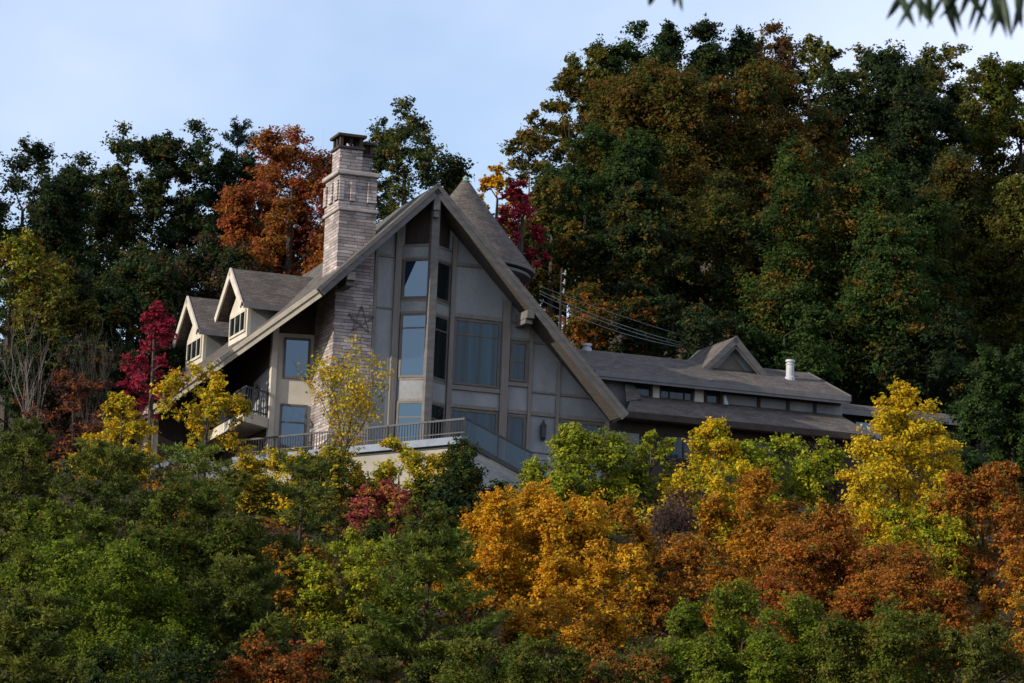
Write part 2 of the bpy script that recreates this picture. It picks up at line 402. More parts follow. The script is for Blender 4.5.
# white lamps / ornaments seen in the ground floor windows are curtains drawn aside
# --- timber trim on the gable
def trim(u0, u1, w0, w1, pr=.10, nm='trim'):
    return (u0, u1, w0, w1, pr)
tm = MB()
def roofcap(u): return ridge_w(u) - RT * 1.42 - .05
for u0, u1, w0, w1, pr in (
    (-2.695, -2.56, -4, 7.75, .07), (-1.86, -1.58, -4, None, .14),
    (.58, .78, -4, None, .14), (2.88, 3.22, -4, None, .16), (4.10, 4.26, -4, None, .12), (5.34, 5.50, -4, None, .115), (7.52, 7.72, -4, None, .12)):
    wt = w1 if w1 is not None else min(roofcap(u0), roofcap(u1))
    tm.box(u0, u1, -pr, -.002, w0, wt)
for u0, u1, w0, w1, pr in (
    (-2.555, -1.865, 7.43, 7.55, .06), (-2.555, -1.865, 5.30, 5.38, .05), (-2.555, -1.865, 2.10, 2.25, .05),
    (.785, 2.32, 7.40, 7.55, .07), (.785, 2.875, 5.26, 5.44, .075), (.785, 2.875, 2.28, 2.46, .09), (.785, 2.875, 1.54, 1.70, .09),
    (3.225, 4.095, 5.28, 5.40, .07), (3.225, 4.095, 4.55, 4.68, .08), (4.265, 5.335, 4.50, 4.62, .065),
    (3.225, 4.095, 2.66, 2.82, .09), (4.265, 5.335, 2.46, 2.56, .07), (5.505, 7.0, 2.44, 2.56, .07),
    (3.225, 4.095, 1.52, 1.70, .09), (4.265, 5.335, 1.52, 1.70, .085), (5.505, 7.515, 1.50, 1.68, .085)):
    tm.box(u0, u1, -pr, -.002, w0, w1)
tm.build('timber_frame', M['timber'], H, bevel=.012)
# --- triangular bay with its post
BL, BT, BR = Vector((-1.58, -.02)), Vector((-.52, -.92)), Vector((.58, -.02))
bay = MB()
bay.solid([(*BL, -4), (*BT, -4), (*BR, -4)], (0, 0, 3.45))
bo = bay.build('bay', M['stucco'], H)
for w0, w1 in ((1.62, 2.42), (5.22, 5.66), (7.46, 7.92)):
    MB().solid([(*BL, w0), (*BT, w0), (*BR, w0)], (0, 0, w1 - w0)).build('bay_spandrel', M['stucco'], bo)
core = MB()
core.solid([(-1.46, -.015, -.55), (-.52, -.80, -.55), (.46, -.015, -.55)], (0, 0, 10.0))
core.build('bay_core', M['dark_wood_and_shade'], bo)
sl = MB()
for wv in (1.56, 2.42, 5.16, 5.66, 7.40, 7.92):
    e = .05
    sl = MB(); sl.solid([(BL.x - .0, BL.y - .02, wv), (BT.x, BT.y - e, wv), (BR.x + .0, BR.y - .02, wv)], (0, 0, .09))
    sl.build('bay_sill', M['timber'], bo)
for (w0, w1, rws) in ((-.55, 1.56, (.9,)), (2.51, 5.16, (4.55,)), (5.75, 7.40, ())):
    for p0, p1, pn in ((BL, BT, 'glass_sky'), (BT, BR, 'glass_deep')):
        d = (p1 - p0).normalized()
        window(p0 + d * .10, p1 - d * .10, w0, w1, rows=rws, pane=pn, parent=bo, name='bay_window', proud=.05, fw_=.10)
bp_ = MB(); bp_.box(-.69, -.35, -1.10, -.76, -4, 9.62)
bp_.build('bay_post', M['cream_and_sunlit_trim'] if False else M['fascia'], bo, bevel=.02)

# --- roofs
rf = MB()
nr = Vector((.70711, 0, .70711)); nl = Vector((-.70711, 0, .70711))
Rp = lambda u, v: Vector((u, v, 10.4 - (u + .6)))
Lp = lambda u, v: Vector((u, v, 10.4 + (u + .6)))
rf.solid([Rp(-.6, -1.3), Rp(8.05, -1.3), Rp(8.05, 6.4), Rp(1.6, 6.4), Rp(-.6, 3.2)], -nr * RT)
rf.solid([Lp(-.6, -1.3), Lp(-.6, 3.2), Lp(-1.08, 4.7), Lp(-1.71, 6.8), Lp(-2.07, 9.6), Lp(-2.24, 12), Lp(-5.42, 12), Lp(-5.42, -1.25)], -nl * RT)
# rear hips closing the ridge down to the back wall
rf.solid([(-.6, 3.2, 10.39), (-1.08, 4.7, 9.91), (-2.07, 9.6, 8.92), (-2.24, 11.6, 8.75), (7.6, 11.6, 2.0), (8.0, 6.4, 1.9), (1.6, 6.4, 8.19)][:2] + [(-1.71, 6.8, 9.28), (1.6, 6.4, 8.19)], (0, 0, -.3))
rf.solid([(-1.71, 6.8, 9.28), (-2.24, 11.9, 8.75), (6.0, 11.9, 3.6), (8.0, 6.45, 1.75), (1.6, 6.4, 8.19)], (0, 0, -.3))
main_roof = rf.build('main_roof', M['shingle_v'], H)
kn = Vector((-KL, 0, 1)).normalized()
Lw = lambda u, v: Vector((u, v, low_w(u)))
RK = (-10.0, 7.9)      # left end of the raked edge
lr = MB()
lr.solid([Lw(-5.44, -1.25), Lw(-5.44, 17.8), Lw(RK[0], 17.8), Lw(*RK)], -kn * RT)
low_roof = lr.build('lower_roof', M['shingle_v'], H)
# rake boards: two stepped layers on each edge
def rake(a, b, nrm, offs, lower, upper, t, mat, nm, parent):
    """board hung on the slab edge a->b, face towards offs"""
    a = Vector(a); b = Vector(b); nrm = Vector(nrm); o = Vector(offs)
    mb = MB()
    mb.solid([a + o * .004 + nrm * .03, b + o * .004 + nrm * .03, b + o * .004 - nrm * upper, a + o * .004 - nrm * upper], o * t)
    mb.solid([a + o * .004 - nrm * (upper + .004), b + o * .004 - nrm * (upper + .004), b + o * .004 - nrm * lower, a + o * .004 - nrm * lower], o * t * .55)
    return mb.build(nm, mat, parent)
F0 = (0, -1, 0)
rake(Rp(-.6, -1.3), Rp(8.05, -1.3), nr, F0, .36, .13, .09, M['fascia'], 'rake_board', main_roof)
rake(Lp(-.6, -1.3), Lp(-5.42, -1.3), nl, F0, .36, .13, .09, M['fascia'], 'rake_board', main_roof)
ra, rb_ = Lw(-5.44, -1.25), Lw(*RK); dr = (rb_ - ra).normalized(); on = kn.cross(dr).normalized()
if on.x > 0: on = -on
rake(ra, rb_, kn, on, .36, .13, .09, M['cream_and_sunlit_trim'], 'rake_board', low_roof)  # same fascia in its sunlit tone, the sunlight put into the colour
# soffit boards under the front overhang, right side
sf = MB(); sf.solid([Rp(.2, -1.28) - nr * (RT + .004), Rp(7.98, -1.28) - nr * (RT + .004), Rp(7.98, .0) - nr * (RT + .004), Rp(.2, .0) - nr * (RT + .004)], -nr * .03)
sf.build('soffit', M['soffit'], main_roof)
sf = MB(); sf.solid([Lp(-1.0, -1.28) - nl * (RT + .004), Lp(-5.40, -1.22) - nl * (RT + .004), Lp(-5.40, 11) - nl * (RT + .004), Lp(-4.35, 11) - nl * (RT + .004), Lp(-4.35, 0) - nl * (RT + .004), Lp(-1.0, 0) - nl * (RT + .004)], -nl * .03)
sf.build('soffit', M['dark_wood_and_shade'], main_roof)
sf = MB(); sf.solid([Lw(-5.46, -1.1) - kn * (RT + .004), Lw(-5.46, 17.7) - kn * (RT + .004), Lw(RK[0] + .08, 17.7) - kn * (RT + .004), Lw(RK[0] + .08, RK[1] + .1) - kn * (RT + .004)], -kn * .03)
sf.build('soffit', M['dark_wood_and_shade'], low_roof)
# brackets (outlookers) under the rake
for u, side in ((3.62, 1), (-4.05, -1)):
    bk = MB(); wb = ridge_w(u) - RT * 1.42 - .10
    bk.box(u - .17, u + .17, -1.36, -.01, wb - .40, wb - .06); bk.box(u - .17, u + .17, -1.16, -.01, wb - .60, wb - .402)
    bk.build('roof_bracket', M['fascia'], main_roof, bevel=.02)
bk = MB(); bk.box(-.72, -.44, -1.34, -1.12, 9.30, 9.86); bk.box(-.70, -.46, -1.30, -1.12, 9.02, 9.296)
bk.build('apex_bracket', M['fascia'], main_roof, bevel=.03)
# post carrying the far left end of the low roof
pp = MB(); pp.box(-9.7, -9.45, 8.2, 8.45, -4, low_w(-9.7) - RT * 1.4 - .05); pp.build('roof_post', M['cream_and_sunlit_trim'], H, bevel=.015)

# --- two dormers on the low roof
def dormer(vc, wall_v=1.42):
    uf = -6.75; rw = low_w(uf); apex = 7.42; ew = 5.62      # ridge and eave heights
    wv = wall_v
    mb = MB()
    # front wall as a thin gabled plate at u = uf, side cheeks running back to the roof
    top = ew + .10; pk = top + wv * (apex - ew) / 2.1 - .22
    mb.solid([(uf, vc - wv, rw - .25), (uf, vc + wv, rw - .25), (uf, vc + wv, top), (uf, vc, pk), (uf, vc - wv, top)], (.15, 0, 0))
    d = mb.build('dormer', M['cream'], H)
    cb = MB(); ub = (top - 5.59) / KL - 5.42
    for s in (-1, 1):
        a = vc + s * wv; o = (0, -s * .14, 0)
        cb = MB(); cb.solid([(uf + .155, a, rw - .2), (ub + .3, a, top + .0), (uf + .155, a, top)], o); cb.build('dormer_cheek', M['stucco'], d)
    rfm = MB(); hv = 2.1; k = (apex - ew) / hv; n1 = Vector((0, -k, 1)).normalized(); n2 = Vector((0, k, 1)).normalized()
    uo = uf - .42
    ur = apex - 11.0 + .1; ue = (ew - 5.59) / KL - 5.42 + .15
    rfm.solid([(uo, vc, apex), (ur, vc, apex), (ue, vc - hv, ew), (uo, vc - hv, ew)], -n1 * .16)
    rfm.solid([(uo, vc, apex), (uo, vc + hv, ew), (ue, vc + hv, ew), (ur, vc, apex)], -n2 * .16)
    ro = rfm.build('dormer_roof', M['shingle_u'], d)
    fm = MB()
    for s, nn in ((-1, n1), (1, n2)):
        a = Vector((uo, vc, apex)); b = Vector((uo, vc + s * hv, ew)); q = Vector((-.004, 0, 0))
        fm.solid([a + q + nn * .03, b + q + nn * .03, b + q - nn * .26, a + q - nn * .26 + Vector((0, 0, -.08))], (-.07, 0, 0))
    fm.build('dormer_bargeboard', M['cream_and_sunlit_trim'], ro)
    gt = MB(); gt.bar((uo + .02, vc - hv - .05, ew - .10), (ue - .1, vc - hv - .05, ew - .10), .10, .22, side=(0, 1, 0)); gt.build('dormer_gutter', M['gutter'], ro)
    # window
    w = window((uf, vc + wv * .86), (uf, vc - wv * .86), rw + .24, ew - .06, cols=(.34, .68), parent=d, name='dormer_window', pane='glass_deep', frame='cream_and_sunlit_trim', proud=.06, fw_=.10)
    return d
dormer(5.6); dormer(12.65)

# --- balcony
bl = MB(); slab = [(-7.40, 1.58), (-6.04, 2.74), (-6.06, 9.3), (-7.12, 9.3)]
bl.solid([(u, v, .42) for u, v in slab], (0, 0, .42))
bal = bl.build('balcony', M['cream'], H, bevel=.015)
rl = MB()
path = [(-7.06, 9.2), (-7.34, 1.66), (-6.08, 2.76)]
for a, b in zip(path, path[1:]):
    rl.bar((*a, 1.86), (*b, 1.86), .06, .06); rl.bar((*a, .96), (*b, .96), .05, .05)
    n = int((Vector(b) - Vector(a)).length / .16)
    for i in range(n + 1):
        p = Vector(a).lerp(Vector(b), i / n); rl.box(p.x - .015, p.x + .015, p.y - .015, p.y + .015, .842, 1.85)
rl.build('balcony_railing', M['black_metal'], bal)
def lantern(p, nrm, s=1.0):
    mb = MB(); p = Vector(p); n = Vector(nrm).normalized(); q = p + n * .14 * s
    mb.bar(p + n * .003, p + n * .05, .14 * s, .30 * s); mb.bar(p + n * .05 + Vector((0, 0, .12 * s)), q + Vector((0, 0, .12 * s)), .04, .04)
    mb.lathe([(.03 * s, q.z + .40 * s), (.05 * s, q.z + .30 * s), (.13 * s, q.z + .18 * s), (.12 * s, q.z + .16 * s), (.10 * s, q.z - .22 * s), (.12 * s, q.z - .24 * s), (.03 * s, q.z - .36 * s)], (q.x, q.y), 8)
    return mb.build('wall_lantern', M['black_metal'], H)
lantern((4.80, 0, .90), (0, -1, 0), 1.15)
lantern((-6.054, 4.2, 2.05), (-1, 0, 0), .9)

# --- front deck, coping, railing, stairs
A_, C_ = Vector((-6.95, 3.88)), Vector((-1.03, -7.11))
dk = MB()
dk.solid([(A_.x, A_.y, -4), (C_.x, C_.y, -4), (2.5, -.1, -4), (-4.1, -.08, -4), (-4.34, 2.50, -4), (-5.7, 2.7, -4)], (0, 0, 2.95))
deck = dk.build('deck', M['deck_stucco'], H)
en = Vector((C_.y - A_.y, -(C_.x - A_.x))).normalized()
if en.x > 0: en = -en
en3 = Vector((en.x, en.y, 0))
cpm = MB(); a3 = Vector((A_.x, A_.y, -1.048)) + en3 * .10; c3 = Vector((C_.x, C_.y, -1.048)) + en3 * .10
ed = (c3 - a3).normalized()
cpm.bar(a3 - ed * .1 + Vector((0, 0, .17)) - en3 * .16, c3 + ed * .05 + Vector((0, 0, .17)) - en3 * .16, .52, .28)
cpm.build('deck_coping', M['coping'], deck)
kr = MB(); kr.bar(a3 - en3 * .08 - Vector((0, 0, .03)), c3 - en3 * .08 - Vector((0, 0, .03)), .04, .09); kr.build('drip_edge', M['black_metal'], deck)
rl = MB(); za, zb = -.72, -.03
pa, pc = a3 - en3 * .12, c3 - en3 * .12
for z, w in ((zb, .07), (-.55, .04)): rl.bar(Vector((pa.x, pa.y, z)), Vector((pc.x, pc.y, z)), w, w)
n = int((pc - pa).length / .15)
for i in range(n + 1):
    p = pa.lerp(pc, i / n); big = (i % 14 == 0)
    r_ = .04 if big else .014
    rl.box(p.x - r_, p.x + r_, p.y - r_, p.y + r_, za - .02, zb + (.04 if big else 0))
rl.build('deck_railing', M['rail'], deck)
sw = MB(); sw.solid([(-1.0, -7.10, -1.02), (1.75, -7.10, -2.20), (3.6, -7.10, -2.20), (3.6, -7.10, -4.2), (-1.0, -7.10, -4.2)], (0, .22, 0))
for i in range(7): sw.box(-.96 + i * .40, -.56 + i * .40 - .004, -6.87, -5.5, -4.0, -1.02 - i * .165)
sw.box(1.85, 3.6, -6.87, -5.4, -4.0, -2.22)
stairs = sw.build('deck_stairs', M['stucco'], H)
sg = MB(); sg.bar((-1.02, -7.05, -.93), (1.76, -7.05, -2.11), .30, .16, side=(0, 1, 0)); sg.bar((1.76, -7.05, -2.11), (3.6, -7.05, -2.11), .30, .16, side=(0, 1, 0)); sg.build('stair_stringer', M['black_metal'], stairs)
gp = MB()
gp.solid([(-.98, -7.06, -.84), (.35, -7.06, -1.41), (.35, -7.06, -.56), (-.98, -7.06, -.02)], (0, .02, 0))
gp.solid([(.39, -7.06, -1.43), (1.72, -7.06, -2.0), (1.72, -7.06, -1.12), (.39, -7.06, -.58)], (0, .02, 0))
gp.build('stair_glass_panel', M['rail_glass'], stairs)
hr = MB(); hr.bar((-1.03, -7.05, .02), (1.74, -7.05, -1.09), .07, .07); hr.bar((1.74, -7.05, -1.09), (3.5, -7.05, -1.12), .06, .06)
hr.bar((1.8, -7.05, -1.35), (3.5, -7.05, -1.38), .03, .03); hr.bar((1.8, -7.05, -1.62), (3.5, -7.05, -1.65), .03, .03)
for u, w0, w1 in ((-1.03, -.9, .05), (.37, -1.5, -.52), (1.74, -2.05, -1.05), (3.5, -2.1, -1.05)): hr.box(u - .03, u + .03, -7.08, -7.02, w0, w1)
hr.build('stair_handrail', M['black_metal'], stairs)
# lower terrace wall at the far left of the house
tw = MB(); tw.box(-9.62, -9.30, 1.3, 8.2, -4, -1.35); tw.box(-9.298, -7.2, 1.3, 1.6, -4, -1.35)
ter = tw.build('terrace_wall', M['cream'], H)
tcp = MB(); tcp.box(-9.86, -9.2, 1.1, 8.3, -1.348, -1.08); tcp.build('terrace_coping', M['coping'], ter, bevel=.02)

# --- round tower with cone roof behind the gable
tower = MB(); tower.lathe([(2.55, -4), (2.55, 8.62)], (3.42, 6.9), 40); to_ = tower.build('tower', M['stucco'], H)
cn = MB(); cn.lathe([(2.60, 8.52), (3.06, 8.62), (3.10, 8.80), (2.98, 8.98), (2.05, 10.14), (1.05, 11.42), (.22, 12.58), (.16, 12.62)], (3.42, 6.9), 48)
cn.build('tower_roof', M['shingle_u'], to_)
gt = MB(); gt.lathe([(3.065, 8.60), (3.17, 8.62), (3.19, 8.76), (3.11, 8.775)], (3.42, 6.9), 48); gt.lathe([(2.90, 8.40), (2.98, 8.41), (2.98, 8.53), (2.90, 8.54)], (3.42, 6.9), 48)
gt.build('tower_gutter', M['gutter'], to_)
fi = MB(); fi.lathe([(.15, 12.622), (.20, 12.66), (.11, 12.72), (.14, 12.80), (.02, 12.92)], (3.42, 6.9), 12); fi.build('finial', M['copper'], to_)

# --- right wing
wg = MB()
wg.box(7.72, 20.3, 3.9, 4.2, -4, 4.30)                    # clerestory wall
wg.box(7.72, 20.8, 9.8, 10.1, -4, 4.3); 
wg.solid([(20.0, 4.21, -4), (20.0, 9.79, -4), (20.0, 9.79, 4.2), (20.0, 6.5, 5.4), (20.0, 4.21, 4.35)], (.28, 0, 0))
wing = wg.build('wing_wall', M['stucco'], H)
lw_ = MB(); lw_.box(7.78, 20.6, 2.0, 2.3, -4, 2.18); lw_.build('wing_lower_wall', M['dark_wood_and_shade'], wing)
ur = MB()
es, er = Vector((0, 3.2, 4.27)), Vector((0, 6.5, 5.74))
nu = Vector((0, -(5.74 - 4.27), 3.3)).normalized(); nb = Vector((0, 1.47, 3.3)).normalized()
ur.solid([(8.0, 3.2, 4.27), (20.3, 3.2, 4.27), (19.8, 6.5, 5.74), (8.0, 6.5, 5.74)], -nu * .16)
ur.solid([(8.0, 6.5, 5.74), (19.8, 6.5, 5.74), (20.3, 10.4, 4.0), (8.0, 10.4, 4.0)], -nb * .16)
uro = ur.build('wing_roof', M['shingle_u'], wing)
fa = MB(); fa.box(8.3, 20.34, 3.10, 3.196, 4.02, 4.26); fa.box(8.3, 20.30, 3.14, 3.196, 3.90, 4.016); fa.build('wing_gutter', M['gutter'], uro)
fa = MB(); fa.bar((20.34, 3.2, 4.17), (19.84, 6.5, 5.64), .07, .26, side=(1, 0, 0)); fa.build('verge_board', M['fascia'], uro)
so_ = MB(); so_.box(8.3, 20.25, 3.22, 3.89, 4.06, 4.10); so_.build('wing_soffit', M['dark_wood_and_shade'], uro)
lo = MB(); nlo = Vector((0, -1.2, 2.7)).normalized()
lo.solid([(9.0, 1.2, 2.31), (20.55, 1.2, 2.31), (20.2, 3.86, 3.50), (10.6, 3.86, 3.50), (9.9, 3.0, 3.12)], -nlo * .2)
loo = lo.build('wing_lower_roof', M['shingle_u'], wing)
lg = MB(); lg.box(8.9, 20.55, 1.10, 1.195, 2.02, 2.28); lg.build('lower_gutter', M['dark_wood_and_shade'], loo)
ls = MB(); ls.box(8.9, 20.4, 1.2, 1.98, 1.98, 2.02); ls.build('lower_soffit', M['dark_wood_and_shade'], loo)
hp_ = MB(); hp_.solid([(9.55, 2.6, 2.95), (10.4, 3.0, 3.2), (10.25, 3.7, 4.0), (9.85, 3.6, 3.95)], (0, .06, -.06)); hp_.build('hip_return', M['shingle_u'], loo)
window((10.3, 3.9), (11.20, 3.9), 3.18, 4.02, name='clerestory_window', parent=wing, frame='dark_wood_and_shade')
window((11.55, 3.9), (13.15, 3.9), 3.18, 4.02, cols=(.3, .74), name='clerestory_window', parent=wing, frame='dark_wood_and_shade')
window((13.72, 3.9), (14.36, 3.9), 3.30, 4.02, name='clerestory_window', parent=wing, frame='dark_wood_and_shade')
pr = MB()
pr.box(11.22, 11.53, 3.72, 3.898, 3.30, 4.02); pr.build('clerestory_pier', M['cream_and_sunlit_trim'], wing, bevel=.01); pr = MB(); pr.box(13.17, 13.60, 3.72, 3.898, 3.30, 4.02)
pr.build('clerestory_pier', M['cream_and_sunlit_trim'], wing, bevel=.01)
pr = MB(); pr.box(13.62, 13.74, 3.70, 3.898, 3.2, 4.02); pr.box(14.37, 14.46, 3.70, 3.898, 3.3, 4.02)
for u in (16.2, 17.6, 18.9): pr.box(u, u + .12, 3.80, 3.898, 3.3, 4.05)
pr.box(14.47, 20.2, 3.82, 3.898, 3.92, 4.05)
pr.build('clerestory_mullion', M['dark_wood_and_shade'], wing)
pr = MB(); pr.solid([(14.50, 3.55, 3.42), (14.70, 3.55, 3.42), (14.56, 3.55, 3.80), (14.48, 3.55, 3.80)], (0, .2, 0)); pr.build('flashing_tab', M['white_metal'], wing)
window((11.15, 2.0), (12.75, 2.0), .55, 1.62, cols=(.5,), name='wing_window', parent=wing, frame='dark_wood_and_shade', pane='glass')
window((14.6, 2.0), (16.2, 2.0), .55, 1.62, cols=(.5,), name='wing_window', parent=wing, frame='dark_wood_and_shade', pane='glass')
pl = MB(); pl.box(8.0, 9.9, 1.90, 1.996, -4, 1.5); pl.build('wing_panel', M['stucco'], wing)
# little gable on the wing roof
dg = MB(); dv = 5.3; du, dwp, dwb, hh = 15.72, 6.78, 5.22, 1.52
dg.solid([(du - hh + .2, dv + .35, 5.0), (du + hh - .2, dv + .35, 5.0), (du + hh - .2, dv + .35, dwb - .02), (du, dv + .35, dwp - .32), (du - hh + .2, dv + .35, dwb - .02)], (0, .12, 0))
dgo = dg.build('wing_dormer', M['stucco'], wing)
dr_ = MB(); k1 = Vector((-1, 0, 1)).normalized(); k2 = Vector((1, 0, 1)).normalized()
dr_.solid([(du, dv, dwp), (du, dv + 4.2, dwp), (du - hh, dv + 4.2, dwb), (du - hh, dv, dwb)], -k1 * .14)
dr_.solid([(du, dv, dwp), (du + hh, dv, dwb), (du + hh, dv + 4.2, dwb), (du, dv + 4.2, dwp)], -k2 * .14)
dro = dr_.build('dormer_roof', M['shingle_v'], dgo)
bb = MB()
for s, kk in ((-1, k1), (1, k2)):
    a = Vector((du, dv - .004, dwp)); b = Vector((du + s * (hh + .02), dv - .004, dwb - .02))
    bb.solid([a + kk * .03, b + kk * .03, b - kk * .20, a - kk * .20 + Vector((0, 0, -.08))], (0, -.08, 0))
    bb.solid([a - kk * .21 + Vector((0, .0, -.085)), b - kk * .21, b - kk * .30, a - kk * .30 + Vector((0, 0, -.125))], (0, -.04, 0))
bb.build('bargeboard', M['fascia'], dro)
ti = MB(); ti.solid([(du - .80, dv + .345, dwb + .0), (du + .80, dv + .345, dwb + .0), (du, dv + .345, dwb + .82)], (0, -.03, 0)); ti.build('dormer_louvre', M['frame'], dgo)
# vents
def vent(u, v, w0, w1, r):
    mb = MB(); mb.lathe([(r * 1.25, w0 - .3), (r * 1.25, w0 + .06), (r, w0 + .10), (r, w1 - .26), (r * 1.12, w1 - .24), (r * 1.12, w1 - .20), (r * .85, w1 - .19), (r * .85, w1 - .14), (r * 1.2, w1 - .12), (r * 1.15, w1 - .02), (.3 * r, w1)], (u, v), 20)
    return mb.build('vent_pipe', M['white_metal'], wing, smooth=False)
vent(18.30, 5.1, 5.12, 5.98, .18); vent(9.20, 6.5, 5.72, 6.02, .17)
# far low roof running on to the right
fr = MB(); nf = Vector((0, -.5, 2.2)).normalized()
fr.solid([(20.6, 5.2, 4.08), (29.6, 5.2, 4.08), (29.6, 7.6, 4.72), (20.6, 7.6, 4.72)], -nf * .2); fr.solid([(20.6, 7.6, 4.72), (29.6, 7.6, 4.72), (29.6, 10.2, 4.0), (20.6, 10.2, 4.0)], (0, 0, -.2))
fro = fr.build('annex_roof', M['shingle_u'], wing)
fx = MB(); fx.box(20.6, 29.6, 5.10, 5.195, 3.80, 4.05); fx.build('annex_gutter', M['gutter'], fro)
fx = MB(); fx.box(20.75, 29.3, 6.0, 6.3, -4, 4.05); fx.box(29.3, 29.6, 6.0, 10, -4, 4.0); fxo = fx.build('annex_wall', M['dark_wood_and_shade'], wing)
window((21.9, 6.0), (23.4, 6.0), 2.9, 3.85, name='annex_window', parent=wing, frame='dark_wood_and_shade', pane='glass_sky')
window((24.2, 6.0), (25.6, 6.0), 2.9, 3.85, name='annex_window', parent=wing, frame='dark_wood_and_shade', pane='glass')

# --- overhead cables from a short service pole behind the gable to a pole behind the wing
pa_ = at(562, 268, 141); pb = at(722, 352, 150)
def pole(p, h, label):
    o = empty('utility_pole', label, 'pole', (p.x, p.y, ground_z(p.x, p.y)))
    top = p.z - ground_z(p.x, p.y)
    MB().tube([(0, 0, -.5), (0, 0, top)], [.08, .045], 10).build('shaft', M['dark_bark'], o)
    for k in range(3):
        zt = top - .1 - .42 * k; m = MB(); m.lathe([(.02, zt - .26), (.05, zt - .21), (.03, zt - .16), (.055, zt - .11), (.03, zt - .06), (.02, zt)], (.16 - .02 * k, -.10), 8)
        m.bar((0, 0, zt - .16), (.16 - .02 * k, -.10, zt - .16), .03, .03)
        m.build('insulator', M['cable'], o)
    return o
pole(pa_, 5, 'short utility pole with white insulators rising behind the steep right roof slope')
pole(pb, 5, 'utility pole mostly hidden behind the small gable of the low wing')
labs = ['uppermost grey cable strung across the dark trees above the wing', 'second cable from the top of the bundle above the wing',
        'third cable from the top, close to the one above it', 'lowest cable of the bundle dipping towards the small gable']
for i, (a, b, sg_) in enumerate(((at(540, 286, 141), at(722, 346, 149.8), .25), (at(540, 291, 141), at(722, 351, 149.8), .55),
                                 (at(540, 294, 141), at(722, 353, 149.8), .62), (at(540, 300, 141), at(722, 352, 149.8), .75))):
    pts = []
    for k in range(25):
        t = k / 24; p = a.lerp(b, t); p.z -= sg_ * 2.4 * t * (1 - t); pts.append(p)
    tag(MB().tube(pts, .016 if i else .012, 5).build('power_cable', M['cable']), labs[i], 'cable', 'overhead cables behind the house')

# ------------------------------------------------------------------ trees
def quads(name, V4, col, parent):
    """V4: n x 4 x 3 array of leaf corners, col: n x 3"""
    n = len(V4); me = bpy.data.meshes.new(name)
    me.vertices.add(4 * n); me.vertices.foreach_set('co', V4.reshape(-1).astype(np.float32))
    me.loops.add(4 * n); me.loops.foreach_set('vertex_index', np.arange(4 * n, dtype=np.int32))
    me.polygons.add(n); me.polygons.foreach_set('loop_start', np.arange(0, 4 * n, 4, dtype=np.int32))
    me.polygons.foreach_set('loop_total', np.full(n, 4, dtype=np.int32))
    at_ = me.attributes.new('leaf_colour', 'FLOAT_COLOR', 'FACE')
    at_.data.foreach_set('color', np.concatenate([col, np.ones((n, 1))], 1).reshape(-1).astype(np.float32))
    me.update(); me.validate()
    me.materials.append(M['leaf'])
    o = bpy.data.objects.new(name, me); C.objects.link(o); o.parent = parent
    return o

def unit(a): return a / (np.linalg.norm(a, axis=-1, keepdims=True) + 1e-9)

def leaf_quads(rng, P, Nn, size, col, aspect=.62):
    n = len(P); t = unit(rng.normal(size=(n, 3))); x = unit(t - (t * Nn).sum(1, keepdims=True) * Nn); y = np.cross(Nn, x)
    s = size * rng.uniform(.6, 1.35, (n, 1)); bend = Nn * s * rng.uniform(-.2, .2, (n, 1))
    a = x * s * .5; b = y * s * .5 * aspect
    return np.stack([P - a, P + b + bend, P + a, P - b + bend], 1)

PAL = {
 'dkgreen': [(.022, .038, .014), (.032, .049, .015), (.017, .030, .013)],
 'deepgreen': [(.034, .064, .015), (.048, .082, .016), (.025, .048, .013)],
 'green': [(0.0713, 0.0943, 0.0115), (0.1035, 0.1207, 0.0126), (0.0506, 0.0713, 0.0115)],
 'bright': [(.120, .165, .012), (.155, .190, .014), (.080, .120, .012)],
 'olive': [(0.0978, 0.1035, 0.0184), (0.138, 0.1207, 0.0207), (0.069, 0.0862, 0.0184)],
 'yelgreen': [(0.2464, 0.2688, 0.0157), (0.1904, 0.2352, 0.0157), (0.336, 0.3136, 0.0179), (0.1232, 0.168, 0.0157)],
 'yellow': [(0.5076, 0.3348, 0.013), (0.4536, 0.27, 0.013), (0.4104, 0.3348, 0.0194), (0.2592, 0.2376, 0.0194)],
 'sunyellow': [(0.5832, 0.3888, 0.014), (0.5076, 0.3132, 0.013), (0.4536, 0.3564, 0.0173)],
 'orange': [(.52, .25, .011), (.46, .19, .011), (.55, .32, .014), (.32, .20, .016)],
 'amber': [(.40, .170, .011), (.34, .125, .011), (.45, .22, .013), (.22, .13, .015)],
 'rust': [(.30, .115, .016), (.24, .085, .014), (.36, .155, .018), (.17, .080, .018)],
 'redrust': [(.26, .070, .014), (.20, .058, .014), (.30, .105, .016)],
 'crimson': [(.26, .018, .040), (.20, .014, .034), (.30, .030, .050)],
 'redmaple': [(.24, .060, .020), (.23, .095, .016), (.26, .060, .042), (.17, .080, .014)],
 'mixfall': [(.050, .062, .011), (.095, .058, .011), (.070, .070, .011), (.036, .050, .011)],
 'mixgold': [(.090, .080, .013), (.13, .085, .012), (.050, .070, .014), (.15, .075, .013)],
 'bronze': [(.135, .066, .014), (.105, .066, .014), (.075, .062, .012)],
 'pine': [(0.0562, 0.0718, 0.0156), (0.078, 0.0936, 0.0172), (0.1092, 0.1217, 0.0187)],
 'pinelight': [(0.105, 0.132, 0.021), (0.078, 0.105, 0.018), (0.1424, 0.165, 0.024)],
 'bluepine': [(.014, .026, .022), (.018, .034, .024)],
 'pinkred': [(.30, .06, .06), (.26, .09, .04), (.34, .16, .03), (.22, .04, .05)],
 'plum': [(.075, .032, .028), (.06, .030, .030), (.09, .045, .030)],
}

